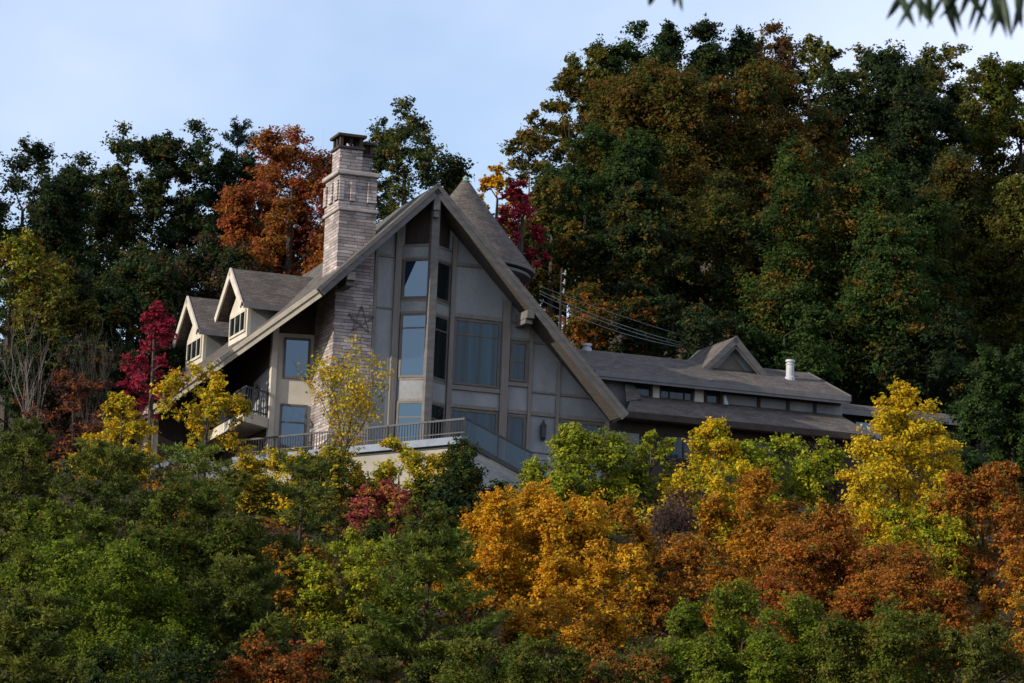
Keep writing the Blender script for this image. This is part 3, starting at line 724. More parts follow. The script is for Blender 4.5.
def envelope(kind, t):
    if kind == 'cone': return np.minimum(1, t / .16) ** .6 * np.clip(1 - t, 0, 1) ** .62 * 1.05
    if kind == 'egg': return np.sqrt(np.clip(1 - ((t - .38) / .62) ** 2, 0, 1)) * np.where(t < .38, np.sqrt(np.clip(1 - ((.38 - t) / .46) ** 2, 0, 1)), 1)
    if kind == 'lead': return np.minimum(1, t / .3) ** .6 * np.clip(1.02 - t, 0, 1) ** .55 * 1.12
    if kind == 'spire': return np.minimum(1, t / .2) ** .5 * np.clip(1 - t, 0, 1) ** .9
    return np.sqrt(np.clip(1 - ((t - .45) / .55) ** 2, 0, 1))          # dome

def crown_tree(seed, root, base, c_bot, c_top, width, kind, pal, dens, leaf, bark, trunk_r, nb=26, stems=1, gap=1.0, pal2=None, open_=False):
    """root Empty at base (world); crown between the heights c_bot..c_top above base; everything in local coords"""
    rng = np.random.default_rng(seed); hgt = c_top - c_bot; rad = width / 2
    # boughs
    B = []; RR = []; lead = None
    if kind == 'dome':
        k_ = int(rng.integers(4, 7)); lead = [(rng.uniform(-.1, .1) * rad, rng.uniform(-.1, .1) * rad, .58 * rad, c_bot + .1 * hgt, .9 * hgt)]
        for q_ in range(k_):
            a_ = 6.283 * (q_ + rng.uniform(-.3, .3)) / k_; o_ = rng.uniform(.50, .66) * rad; h_ = rng.uniform(.58, .93) * hgt
            lead.append((math.cos(a_) * o_, math.sin(a_) * o_, rng.uniform(.31, .43) * rad, c_bot + rng.uniform(0, .10) * hgt, h_))
    tries = 0; ph = rng.uniform(0, 6.28, 4); nb = int(nb * (1.75 if kind == 'dome' else 2.6)); gap *= 1 if kind == 'dome' else .8
    while len(B) < nb and tries < 6000:
        tries += 1
        if lead is None:
            t = rng.uniform(.03, .97); e = float(envelope(kind, np.array(t))); R_, ox, oy, zb_, zh = rad, 0, 0, c_bot, hgt
        else:
            l_ = lead[rng.integers(len(lead))]; t = rng.uniform(.03, .95); e = float(envelope('lead', np.array(t))); ox, oy, R_, zb_, zh = l_
        a = rng.uniform(0, 2 * math.pi); q = math.sqrt(rng.uniform(.10, 1.0))
        wob = 1 + .13 * math.sin(2 * a + ph[0] + 5 * t) + .11 * math.sin(3 * a + ph[1] - 7 * t) + .09 * math.sin(5 * a + ph[2] + 11 * t)
        br = rng.uniform(.10, .21) * min(width, hgt) * (.55 + .45 * e) * gap
        rr = max(0, e * R_ * wob - br * .62) * q
        p = np.array([ox + math.cos(a) * rr, oy + math.sin(a) * rr, zb_ + t * zh])
        if B and min(np.linalg.norm((np.array(B) - p) / br, axis=1)) < .52: continue
        if t > .80 and p[2] + br * .8 > c_top + .2: p[2] = c_top - br * .8
        B.append(p); RR.append(br)
    # boughs near every leader's tip so the crown reaches its full height
    mw = min(width, hgt)
    if lead is None:
        for q_ in range(7):
            dz = rng.uniform(.03, .24); a_ = rng.uniform(0, 6.28); o_ = float(envelope(kind, np.array(1 - dz))) * rad * rng.uniform(0, .6)
            B.append(np.array([math.cos(a_) * o_, math.sin(a_) * o_, c_top - (dz + .03) * hgt])); RR.append((.045 + .25 * dz) * mw)
    else:
        lead[0] = (lead[0][0], lead[0][1], lead[0][2], c_bot + .1 * hgt, .9 * hgt)
        for ox, oy, R_, zb_, zh in lead:
            for q_ in range(6):
                a_ = rng.uniform(0, 6.28); dz = rng.uniform(.07, .26); o_ = R_ * rng.uniform(0, .75) * (dz / .26) ** .6
                B.append(np.array([ox + math.cos(a_) * o_, oy + math.sin(a_) * o_, zb_ + zh - dz * hgt])); RR.append(rng.uniform(.075, .13) * mw)
    B = np.array(B); RR = np.array(RR)
    ctr = np.array([0, 0, c_bot + .35 * hgt])
    P = []; Nn = []; Cc = []; subs = []
    acc = np.array(PAL['olive'] + PAL['green']) if pal in ('orange', 'amber', 'rust', 'redrust') else (np.array(PAL['mixgold']) if pal in ('dkgreen', 'green', 'mixfall', 'bronze') else None)
    pal_a = np.array(PAL[pal]); pal_b = np.array(PAL[pal2]) if pal2 else pal_a
    for b, r in zip(B, RR):
        ns = int(np.clip(21 * (r / .55) ** 1.1, 10, 42))
        ow = unit(b - ctr)
        d = unit(rng.normal(size=(ns, 3)) * .8 + ow * .75 + np.array([0, 0, .42]))
        ln_ = r * rng.uniform(.75, 1.15, ns) + (rng.random(ns) < .16) * r * rng.uniform(.15, .6, ns)
        sc = b + d * (ln_ * .75)[:, None]
        bc = pal_a[rng.integers(len(pal_a))] * rng.uniform(.8, 1.18)
        for q_ in range(ns):
            # one leafy spray: leaves strung out from the bough's heart to the spray's tip
            L_ = ln_[q_]; dd = d[q_]; w_ = r * rng.uniform(.13, .24)
            n = int(dens * 52 * (L_ * w_ / .09) / (leaf / .102) ** 2 * .76) + 7
            t_ = rng.uniform(.12, 1.0, (n, 1)) ** .62
            g_ = rng.normal(size=(n, 3))
            pts = b + dd * L_ * t_ + g_ * w_ * (1.12 - .55 * t_) * np.array([1, 1, .8])
            nn = unit(unit(g_) * .30 + dd * .55 + np.array([0, 0, .60]) + rng.normal(size=(n, 3)) * .62)
            u_ = rng.random(); pc = pal_b if u_ < .30 else (acc if acc is not None and u_ > .93 else pal_a)
            cc = bc * (.45 if u_ >= .30 and not (acc is not None and u_ > .93) else .12); cc = cc + pc[rng.integers(len(pc))] * (.55 if cc[0] > bc[0] * .3 else .88)
            col = cc * rng.uniform(.80, 1.20, (n, 1)) * rng.uniform(.95, 1.05, (n, 3))
            P.append(pts); Nn.append(nn); Cc.append(col)
        subs.append(sc)
    P = np.concatenate(P); Nn = np.concatenate(Nn); Cc = np.clip(np.concatenate(Cc), 0, .8)
    # bring the crown to its intended spread and height
    kx = width / max(.1, np.percentile(P[:, 0], 98.8) - np.percentile(P[:, 0], 1.2)); kx = min(kx, 1.7)
    kz = hgt / max(.1, np.percentile(P[:, 2], 99.6) - c_bot); kz = min(max(kz, .8), 1.35)
    sc_ = np.array([kx, kx, kz]); off_ = np.array([0, 0, c_bot * (1 - kz)])
    P = P * sc_ + off_; B = B * sc_ + off_; subs = [q_ * sc_ + off_ for q_ in subs]
    quads('crown', leaf_quads(rng, P, Nn, leaf, Cc), Cc, root)
    # trunk and limbs
    tb = MB(); rd = random.Random(seed)
    for s_ in range(stems):
        ox = 0 if stems == 1 else rd.uniform(-.25, .25) * min(width, 3); lean = rd.uniform(-.04, .04)
        top = c_bot + hgt * (rd.uniform(.58, .68) if lead else rd.uniform(.72, .86))
        pts = []; rads = []
        for i in range(9):
            t = i / 8
            pts.append((ox * (0.3 + .9 * t) + lean * t * top + .05 * math.sin(3.1 * t + s_), .04 * math.sin(4 * t + 1 + s_), -.4 + t * (top + .4)))
            rads.append(trunk_r / (1 + .35 * (stems - 1)) * (1.15 - t) ** .8)
        tb.tube(pts, rads, 7)
    # limbs: every bough grows from the nearest lower bough or from the trunk
    nodes_ = [(Vector(p_), r_) for p_, r_ in zip(pts, rads) if p_[2] > .15 * top]
    for k in sorted(range(len(B)), key=lambda q_: B[q_][2] + .6 * math.hypot(B[q_][0], B[q_][1])):
        e = Vector(B[k]); best = None
        for p_, r_ in nodes_:
            dv = e - p_; cost = dv.length * (1.0 if dv.z > .25 * dv.length else 1.7)
            if best is None or cost < best[0]: best = (cost, p_, r_)
        _, st_, rp_ = best
        mid = st_.lerp(e, .5) + Vector((rd.uniform(-.1, .1), rd.uniform(-.1, .1), -.06 * (e - st_).length))
        lr_ = max(.014, min(.09, rp_ * .62))
        tb.tube([st_, mid, e], [lr_, lr_ * .85, lr_ * .7], 5); nodes_.append((e, lr_ * .75))
        sc = subs[k]
        for q in range(0, len(sc), 3 if open_ else 5):
            tb.tube([e, Vector(sc[q])], [max(.010, lr_ * .35), .005], 3)
    tb.build('trunk', M[bark], root)

def pine_tree(seed, root, c_bot, c_top, width, pal, dens, bark, trunk_r, needle=.20, flat=1.0, irregular=.3, layered=.75):
    rng = np.random.default_rng(seed); rd = random.Random(seed); hgt = c_top - c_bot; rad = width / 2
    tb = MB(); pts = []; rads = []
    for i in range(9):
        t = i / 8; pts.append((.08 * math.sin(2.3 * t + seed), .08 * math.sin(3 * t + 2 * seed), -.4 + t * (c_top * .97 + .4))); rads.append(max(.02, trunk_r * (1.08 - t)))
    tb.tube(pts, rads, 7)
    P = []; Nn = []; X = []; Cc = []; pal_ = np.array(PAL[pal])
    z = c_bot + .02 * hgt
    while z < c_top - .1:
        t = (z - c_bot) / hgt
        R0 = rad * (.30 + .85 * (1 - t) ** .75) * min(1, .62 + 1.6 * t) * 1.0
        nb = rd.randint(4, 6); a0 = rd.uniform(0, 6.28)
        for k in range(nb):
            a = a0 + 6.283 * k / nb + rd.uniform(-.3, .3); ln = R0 * rd.uniform(1 - irregular * 1.6, 1.06)
            ln = max(.25, ln); rise = ln * (rd.uniform(-.05, .28) + .45 * t)
            d = np.array([math.cos(a), math.sin(a), 0]); sd_ = np.array([-math.sin(a), math.cos(a), 0])
            z0 = z + rd.uniform(-.12, .12); o = np.array([0, 0, z0])
            tip = o + d * ln + np.array([0, 0, rise])
            tb.tube([tuple(o), tuple(o + d * ln * .5 + np.array([0, 0, rise * .35])), tuple(tip)], [max(.015, trunk_r * .26 * (1 - t)), max(.012, trunk_r * .18 * (1 - t)), .008], 4)
            bc = pal_[rng.integers(len(pal_))] * rng.uniform(.8, 1.2)
            nt_ = max(4, int(dens * 13 * ln))
            for q in range(nt_):
                s = .28 + .75 * (q + rd.random()) / nt_; s = min(s, 1.03)
                lat = rd.uniform(-1, 1) * ln * .34 * (1.12 - abs(s - .62))
                c = o + d * ln * s + sd_ * lat + np.array([0, 0, rise * s * (.35 + .65 * s) + rd.uniform(0, .10) * flat])
                n = 26; g_ = unit(rng.normal(size=(n, 3)) * np.array([1, 1, .65]) + np.array([0, 0, .45]) + d * .35)
                L_ = needle * rng.uniform(.7, 1.25, (n, 1))
                P.append(c + g_ * L_ * .55 + rng.normal(size=(n, 3)) * .05); X.append(g_ * L_)
                Cc.append(bc * rng.uniform(.7, 1.3, (n, 1)) * np.ones((1, 3)))
        z += rd.uniform(.6, 1.2) * layered * max(.35, .13 * width)
    P = np.concatenate(P); X = np.concatenate(X); Cc = np.concatenate(Cc)
    rv = unit(rng.normal(size=P.shape)); y = unit(np.cross(X, rv)) * .028 * (needle / .2)
    V4 = np.stack([P - X * .5, P + y, P + X * .5, P - y], 1)
    quads('crown', V4, np.clip(Cc, 0, .8), root); tb.build('trunk', M[bark], root)

def bare_tree(seed, root, c_top, width, bark, stems=3, r0=.06, leaf_pal=None, nleaf=0, leaf=.14, levels=4, lean=.10):
    rd = random.Random(seed); rng = np.random.default_rng(seed); tb = MB(); tips = []
    def grow(p, d, ln, r, lv):
        pts = [p]; q = Vector(p); dd = Vector(d)
        for i in range(4):
            dd = (dd + Vector((rd.uniform(-.13, .13), rd.uniform(-.13, .13), .05))).normalized(); q = q + dd * ln / 4; pts.append(Vector(q))
        tb.tube(pts, [r, r * .86, r * .74, r * .62, r * .5], 5 if r > .02 else 3)
        tips.append((pts[3], dd)); tips.append((pts[4], dd))
        if lv <= 0: return
        for k in range(rd.randint(3, 4)):
            i = rd.choice((1, 2, 3, 4, 4)); ax = Vector((rd.uniform(-1, 1), rd.uniform(-1, 1), rd.uniform(.1, .7))).normalized()
            grow(pts[i], (dd * .85 + ax * .75).normalized(), ln * rd.uniform(.50, .72), max(.006, r * .52), lv - 1)
    for s in range(stems):
        a = rd.uniform(0, 6.28); grow(Vector((rd.uniform(-.12, .12) * width, rd.uniform(-.1, .1) * width, -.3)), Vector((math.cos(a) * lean, math.sin(a) * lean, 1)).normalized(), c_top * rd.uniform(.50, .62), r0 * rd.uniform(.75, 1.1), levels)
    zs = max(p.z for p, _ in tips); xs = max(abs(p.x) for p, _ in tips)
    fz = c_top / zs; fx_ = min(1.6, max(.45, (width / 2) / xs))
    tb.v = [(x * fx_, y * fx_, z * fz) for x, y, z in tb.v]
    tb.build('trunk', M[bark], root)
    if nleaf:
        pal_ = np.array(PAL[leaf_pal]); T = np.array([[p.x * fx_, p.y * fx_, p.z * fz] for p, _ in tips if p.z * fz > c_top * .25])
        i = rng.integers(len(T), size=nleaf // 7); c = np.repeat(T[i], 7, 0); n = len(c)
        P = c + rng.normal(size=(n, 3)) * .14
        col = pal_[np.repeat(rng.integers(len(pal_), size=n // 7), 7)] * rng.uniform(.75, 1.2, (n, 1))
        nn = unit(rng.normal(size=(n, 3)) + np.array([0, 0, .6]))
        quads('crown', leaf_quads(rng, P, nn, leaf, col), col, root)

_seed = [11]
FG = 'trees on the slope below the house'
def tree(name, kind, cx, top, bot, wpx, Y, pal, label, dens=1.0, leaf=None, bark='bark', group='trees on the hillside', cat='tree', **kw):
    """a tree standing Y metres out whose crown spans the photo rows top..bot"""
    _seed[0] += 7; sd_ = kw.pop('seed', _seed[0])
    c = at(cx, (top + bot) / 2, Y); zt = at(cx, top, Y).z; zb = at(cx, bot, Y).z
    gz = ground_z(c.x, Y); gz = min(gz, zb - .3)
    if group == FG and kind not in ('pine', 'bare'): zb = min(zb, gz + .16 * (zt - gz)) if Y < 112 else min(zb, gz + .3 * (zt - gz))
    root = empty(name, label, cat, (c.x, Y, gz), 0, group)
    width = wpx * Y / FOC; h = zt - gz
    lf = leaf or .122 * Y / 110
    tr = kw.pop('trunk_r', max(.05, .016 * h + .01 * width))
    if kind == 'pine': pine_tree(sd_, root, zb - gz, h, width, pal, dens, bark, tr, **kw)
    elif kind == 'bare': bare_tree(sd_, root, h, width, bark, **kw)
    else: crown_tree(sd_, root, None, zb - gz, h, width, kind, pal, dens, lf, bark, tr, **kw)
    return root

T = tree
BL_ = 'trees on the left skyline'; BR_ = 'trees on the wooded hill to the right'
#  name, form, centre, top, bottom, width, distance, colours, label
# --- left skyline
T('pine_tree', 'dome', 28, 146, 330, 125, 152, 'dkgreen', 'dark green broad pine at the left edge of the skyline', bark='dark_bark', group=BL_, nb=34, gap=.85)
T('pine_tree', 'dome', 92, 158, 340, 100, 158, 'dkgreen', 'lower dark pine with sky showing between its limbs', bark='dark_bark', group=BL_, dens=.95, nb=34, gap=.8, open_=True)
T('pine_tree', 'dome', 140, 138, 345, 100, 155, 'dkgreen', 'tall dark pine second left of the red maple', bark='dark_bark', group=BL_, nb=32, gap=.85, pal2='olive')
T('pine_tree', 'dome', 190, 130, 340, 105, 156, 'dkgreen', 'tallest dark pine just left of the red maple', bark='dark_bark', group=BL_, nb=34, gap=.8)
T('conifer_tree', 'pine', 236, 119, 260, 60, 158, 'bluepine', 'thin bluish conifer with a bare pointed tip beside the red maple', dens=.5, bark='dark_bark', group=BL_, irregular=.45, layered=1.5)
T('maple_tree', 'dome', 288, 132, 295, 128, 150, 'redmaple', 'orange red maple glowing behind the house left of the chimney', group=BL_, nb=34, gap=.8, dens=.9, pal2='redrust', open_=True)
T('maple_tree', 'bare', 300, 118, 0, 90, 152, 'redmaple', 'half bare maple twigs with pinkish leaves above the red maple', group=BL_, stems=2, leaf_pal='pinkred', nleaf=900, leaf=.16, levels=4, r0=.09)
T('oak_tree', 'dome', 415, 106, 290, 108, 149, 'dkgreen', 'dark oak behind the gable right of the chimney with sky in its gaps', bark='dark_bark', group=BL_, dens=.75, nb=30, gap=.75, open_=True, pal2='olive')
T('oak_tree', 'egg', 365, 150, 300, 60, 156, 'dkgreen', 'narrow dark tree directly behind the stone chimney', bark='dark_bark', group=BL_, nb=14)
T('oak_tree', 'dome', 60, 262, 400, 130, 143, 'dkgreen', 'shadowy dark bush below the left edge pine', bark='dark_bark', group=BL_, nb=26)
T('oak_tree', 'dome', 130, 250, 410, 130, 146, 'dkgreen', 'dark undergrowth tree below the second pine left of the maple', bark='dark_bark', group=BL_, nb=26, pal2='mixfall')
T('oak_tree', 'dome', 205, 240, 400, 120, 149, 'dkgreen', 'dark undergrowth tree left of the front dormer', bark='dark_bark', group=BL_, nb=26, pal2='plum')
T('oak_tree', 'dome', 275, 225, 330, 120, 153, 'dkgreen', 'dark tree peeping out below the red maple crown', bark='dark_bark', group=BL_, nb=22, pal2='redrust')
T('poplar_tree', 'dome', 14, 235, 340, 105, 138, 'mixgold', 'dull gold and green tree at the left edge below the pines', group=BL_, nb=24, pal2='yelgreen')
T('poplar_tree', 'dome', 55, 285, 400, 85, 137, 'olive', 'olive green tree behind the pale bare stems', group=BL_, nb=20, pal2='mixfall')
T('maple_tree', 'egg', 75, 372, 455, 95, 127, 'plum', 'dull plum coloured low maple behind the bare stems', group=BL_, nb=16, dens=.5, pal2='redrust', open_=True)
T('maple_tree', 'cone', 152, 302, 425, 58, 127, 'crimson', 'slender crimson maple beside the left end of the roof', group=BL_, nb=22, dens=.9, pal2='crimson')
T('birch_tree', 'bare', 48, 295, 0, 75, 126, None, 'cluster of pale bare stems at the far left', bark='pale_bark', group=BL_, stems=4, r0=.05, levels=3, lean=.07)
T('birch_tree', 'bare', 104, 318, 0, 60, 127, None, 'thin greyish bare tree left of the crimson maple', bark='bark', group=BL_, stems=3, r0=.05, levels=4, lean=.08)
# --- wooded hill to the right
T('maple_tree', 'dome', 492, 168, 260, 50, 162, 'orange', 'small orange tree peeping out behind the cone roof tip', group=BR_, nb=14, pal2='amber')
T('maple_tree', 'egg', 517, 182, 300, 58, 152, 'crimson', 'crimson maple right behind the cone roof', group=BR_, nb=18)
T('poplar_tree', 'egg', 540, 105, 270, 75, 164, 'mixgold', 'gold green tree with pale trunks at the left end of the hill', bark='pale_bark', group=BR_, nb=26, dens=.85, open_=True, pal2='olive', trunk_r=.10)
T('poplar_tree', 'egg', 572, 72, 250, 75, 168, 'mixgold', 'airy golden tree stepping up to the hilltop', bark='bark', group=BR_, nb=26, dens=.85, pal2='mixfall', open_=True, trunk_r=.10)
T('oak_tree', 'dome', 630, 22, 210, 105, 174, 'deepgreen', 'tall green oak at the left of the hilltop', bark='dark_bark', group=BR_, nb=34, dens=.85, gap=.8, pal2='dkgreen')
T('oak_tree', 'dome', 700, 24, 190, 105, 177, 'dkgreen', 'tall dark oak at the hilltop beside the reddish sparse crown', bark='dark_bark', group=BR_, nb=34, gap=.8)
T('oak_tree', 'dome', 772, 24, 190, 80, 180, 'bronze', 'sparse reddish crown on the hilltop with sky between its twigs', group=BR_, nb=26, dens=.45, gap=.7, pal2='plum', open_=True)
T('oak_tree', 'egg', 815, 38, 200, 75, 178, 'olive', 'olive green tree right of the sparse reddish crown', group=BR_, nb=24, dens=.8, pal2='mixfall')
T('oak_tree', 'dome', 868, 48, 200, 70, 182, 'olive', 'thin topped tree peeking above the broad dark dome', group=BR_, nb=20, dens=.6, gap=.75, open_=True)
T('oak_tree', 'dome', 890, 58, 270, 150, 173, 'dkgreen', 'broad dark green dome shaped tree on the hilltop', bark='dark_bark', group=BR_, nb=44, dens=1.1)
T('oak_tree', 'dome', 955, 44, 230, 85, 180, 'olive', 'open crowned olive tree right of the dark dome', group=BR_, nb=26, dens=.65, gap=.75, open_=True, pal2='dkgreen')
T('oak_tree', 'dome', 1015, 66, 250, 95, 177, 'green', 'green tree at the upper right edge of the photo', group=BR_, nb=30, dens=.8, pal2='mixfall')
T('oak_tree', 'dome', 660, 72, 260, 165, 166, 'mixfall', 'big rusty and green oak in the middle of the hill', group=BR_, nb=52, pal2='bronze')
T('oak_tree', 'dome', 770, 76, 260, 140, 168, 'bronze', 'broad bronze oak below the sparse reddish crown', group=BR_, nb=44, pal2='deepgreen')
T('oak_tree', 'dome', 590, 130, 300, 120, 160, 'deepgreen', 'dark green oak behind the power cables', bark='dark_bark', group=BR_, nb=36, pal2='dkgreen')
T('poplar_tree', 'egg', 552, 178, 310, 80, 156, 'mixgold', 'gold green young tree next to the crimson maple', group=BR_, nb=22, pal2='olive')
T('oak_tree', 'dome', 640, 196, 345, 120, 155, 'dkgreen', 'dark green tree above the left end of the wing roof', bark='dark_bark', group=BR_, nb=36, pal2='mixgold')
T('oak_tree', 'dome', 715, 175, 345, 125, 157, 'mixfall', 'shadowy oak with yellowing patches above the little gable', group=BR_, nb=38, pal2='dkgreen')
T('oak_tree', 'dome', 590, 285, 370, 130, 150, 'mixfall', 'dark bush with reddish leaves behind the cables', bark='dark_bark', group=BR_, nb=24, pal2='redrust')
T('oak_tree', 'dome', 680, 300, 370, 130, 150, 'dkgreen', 'low dark shrubs behind the wing roof', bark='dark_bark', group=BR_, nb=24)
T('poplar_tree', 'cone', 815, 178, 300, 62, 158, 'mixgold', 'pointed yellowing tree left of the broad green tree', group=BR_, nb=22, pal2='olive')
T('oak_tree', 'dome', 862, 158, 400, 190, 153, 'deepgreen', 'large rounded green tree directly above the wing roof', group=BR_, nb=64, pal2='mixgold', dens=1.0)
T('oak_tree', 'dome', 950, 160, 390, 150, 160, 'mixfall', 'brownish green oak right of the large rounded green tree', group=BR_, nb=46, pal2='dkgreen')
T('oak_tree', 'dome', 1020, 180, 400, 120, 157, 'olive', 'olive brown tree at the right edge above the dark bush', group=BR_, nb=36, pal2='mixfall')
T('oak_tree', 'dome', 930, 320, 420, 140, 151, 'dkgreen', 'dark shrubs behind the annex roof', bark='dark_bark', group=BR_, nb=24)
T('oak_tree', 'dome', 790, 300, 395, 110, 150, 'deepgreen', 'bushy green tree behind the white vent pipe', group=BR_, nb=24, pal2='dkgreen')
T('oak_tree', 'dome', 596, 50, 200, 75, 171, 'olive', 'olive tree just left of the tall green hilltop oak', group=BR_, nb=22, dens=.8, pal2='mixgold')
T('oak_tree', 'dome', 664, 34, 170, 85, 179, 'dkgreen', 'dark oak wedged between the two tallest hilltop oaks', bark='dark_bark', group=BR_, nb=24)
T('oak_tree', 'dome', 738, 38, 180, 85, 181, 'dkgreen', 'dark tree just left of the sparse reddish crown', bark='dark_bark', group=BR_, nb=24, dens=.85)
T('oak_tree', 'dome', 920, 62, 220, 80, 184, 'mixfall', 'brownish tree filling the gap right of the dark dome', group=BR_, nb=22, dens=.8)
T('oak_tree', 'dome', 985, 68, 240, 80, 183, 'dkgreen', 'dark tree just left of the upper right edge tree', bark='dark_bark', group=BR_, nb=24)
T('oak_tree', 'dome', 525, 235, 330, 70, 158, 'dkgreen', 'dark tree low behind the crimson maple', bark='dark_bark', group=BR_, nb=18)
T('oak_tree', 'dome', 840, 195, 330, 70, 156, 'mixgold', 'golden topped young tree overlapping the large rounded green tree', group=BR_, nb=20)
T('oak_tree', 'dome', 20, 330, 470, 110, 135, 'dkgreen', 'dark tree filling the left edge below the dull gold tree', bark='dark_bark', group=BL_, nb=26)
T('oak_tree', 'dome', 90, 345, 470, 110, 136, 'dkgreen', 'dark tree in the shade behind the dull plum maple', bark='dark_bark', group=BL_, nb=26, pal2='plum')
T('oak_tree', 'dome', 165, 330, 440, 100, 141, 'dkgreen', 'dark tree in the shade behind the crimson maple', bark='dark_bark', group=BL_, nb=24)
T('oak_tree', 'dome', 240, 160, 300, 70, 157, 'dkgreen', 'dark tree standing in the gap left of the red maple', bark='dark_bark', group=BL_, nb=20)
T('pine_tree', 'dome', 62, 172, 330, 80, 160, 'dkgreen', 'dark pine in the dip of the left skyline', bark='dark_bark', group=BL_, nb=32, dens=1.1)
# --- slope below the house: row next to the building
T('poplar_tree', 'cone', 118, 394, 480, 78, 119, 'yellow', 'small bright yellow tree left of the roof end', group=FG, nb=22)
T('poplar_tree', 'dome', 206, 366, 452, 88, 117, 'yellow', 'thin yellow tree in front of the low roof edge', group=FG, nb=22, dens=.36, gap=.75, open_=True)
T('poplar_tree', 'bare', 345, 345, 0, 108, 117, None, 'slim yellow leaved tree with bare stems before the stone wall', group=FG, stems=4, r0=.06, leaf_pal='yellow', nleaf=2600, leaf=.15, levels=4, lean=.16)
T('shrub', 'dome', 278, 449, 545, 115, 115, 'yellow', 'yellow leaved shrub under the deck edge', dens=.55, group=FG, nb=22, pal2='olive', cat='shrub', open_=True)
T('shrub', 'dome', 398, 440, 530, 105, 115, 'yellow', 'yellow orange shrub below the stone wall', dens=.7, group=FG, nb=20, pal2='yelgreen', cat='shrub')
T('shrub', 'dome', 335, 447, 545, 105, 114, 'olive', 'olive leaved shrub under the middle of the deck edge', dens=.8, group=FG, nb=20, pal2='yellow', cat='shrub')
T('shrub', 'dome', 232, 470, 545, 85, 114, 'olive', 'dull green shrub under the left end of the deck', dens=.8, group=FG, nb=18, pal2='green', cat='shrub')
T('maple_tree', 'dome', 385, 482, 540, 72, 110, 'pinkred', 'small pinkish red maple below the deck', group=FG, nb=18)
T('oak_tree', 'dome', 462, 442, 560, 118, 115, 'dkgreen', 'dark green bushy tree under the glass stair railing', group=FG, nb=32, pal2='green')
T('oak_tree', 'dome', 586, 435, 560, 134, 115, 'yelgreen', 'rounded yellow green tree below the right end of the gable', group=FG, nb=32, pal2='olive')
T('oak_tree', 'egg', 648, 432, 520, 62, 116, 'yelgreen', 'narrow yellow green tree below the blue wing window', group=FG, nb=14, pal2='olive')
T('poplar_tree', 'cone', 712, 422, 570, 132, 114, 'sunyellow', 'sunny yellow pointed tree before the middle of the wing', group=FG, nb=26, pal2='yelgreen')
T('poplar_tree', 'dome', 778, 438, 545, 108, 116, 'yelgreen', 'feathery yellow green tree right of the sunny yellow one', group=FG, nb=22, dens=.75)
T('shrub', 'bare', 836, 440, 0, 95, 116, None, 'bare purplish brown shrub left of the tall yellow tree', group=FG, cat='shrub', stems=9, r0=.035, levels=4, leaf_pal='plum', nleaf=900, leaf=.12, lean=.3)
T('poplar_tree', 'cone', 898, 387, 580, 130, 111, 'sunyellow', 'tallest bright yellow cone shaped tree before the annex', group=FG, nb=44, pal2='yellow')
T('oak_tree', 'dome', 1016, 354, 540, 128, 120, 'deepgreen', 'dark green leafy tree at the right edge beside the annex', group=FG, nb=64, pal2='dkgreen', dens=1.35)
T('pine_tree', 'pine', 196, 440, 585, 135, 108, 'pinelight', 'light green pine spreading branches before the terrace wall', group=FG, dens=.62, bark='bark', irregular=.42, layered=1.25)
T('pine_tree', 'pine', 105, 448, 600, 150, 106, 'pine', 'dark green pine below the small yellow tree', group=FG, dens=.8, bark='dark_bark', layered=.95)
T('pine_tree', 'pine', 22, 430, 590, 120, 107, 'pine', 'dark green pine at the left edge below the bare stems', group=FG, dens=.8, bark='dark_bark', layered=.95)
T('pine_tree', 'pine', 300, 470, 683, 150, 102, 'pine', 'dark pine with a tall bare trunk below the deck', group=FG, dens=.55, bark='dark_bark', irregular=.42, layered=1.3, trunk_r=.16)
# second row
T('oak_tree', 'dome', 985, 465, 610, 105, 107, 'rust', 'rust red oak at the right below the dark green edge tree', group=FG, nb=30, pal2='redrust', dens=.8)
T('oak_tree', 'dome', 752, 474, 600, 105, 108, 'amber', 'amber orange oak in front of the sunny yellow tree', group=FG, nb=30, pal2='rust', dens=.85)
T('shrub', 'bare', 680, 490, 0, 90, 109, None, 'bare greyish brown thicket between the orange trees', group=FG, cat='shrub', stems=9, r0=.03, levels=4, leaf_pal='plum', nleaf=1100, leaf=.12, lean=.3)
T('maple_tree', 'dome', 628, 502, 640, 100, 106, 'amber', 'darker amber maple right of the big orange one', group=FG, nb=28, pal2='rust')
T('poplar_tree', 'dome', 930, 500, 600, 95, 107, 'yelgreen', 'yellow green tree at the foot of the tallest yellow cone', group=FG, nb=24, pal2='yellow', dens=.8)
T('oak_tree', 'dome', 840, 510, 640, 150, 104, 'rust', 'wide rust brown oak below the tallest yellow tree', group=FG, nb=44, pal2='redrust', dens=.85)
T('maple_tree', 'dome', 528, 490, 660, 145, 104, 'orange', 'big glowing orange maple in the lower centre', group=FG, nb=52, pal2='orange')
T('oak_tree', 'dome', 205, 490, 600, 130, 100, 'green', 'leafy green tree in front of the light green pine', group=FG, nb=32, pal2='olive')
T('shrub', 'dome', 270, 545, 640, 100, 99, 'mixfall', 'brownish shrub with orange leaves beside the tall bare pine trunk', group=FG, nb=24, pal2='amber', dens=.7, cat='shrub')
T('oak_tree', 'dome', 350, 534, 700, 120, 98, 'yelgreen', 'olive yellow oak left of the front pine', group=FG, nb=38, pal2='mixgold', dens=.9)
T('oak_tree', 'dome', 600, 545, 690, 120, 101, 'orange', 'lower orange brown maple overlapping the big orange one', group=FG, nb=34, pal2='amber')
T('oak_tree', 'dome', 690, 540, 690, 125, 101, 'rust', 'rust brown oak in the lower middle', group=FG, nb=36, pal2='amber', dens=.9)
T('oak_tree', 'dome', 905, 555, 690, 130, 99, 'rust', 'dense rusty oak behind the lower right green trees', group=FG, nb=36, pal2='redrust')
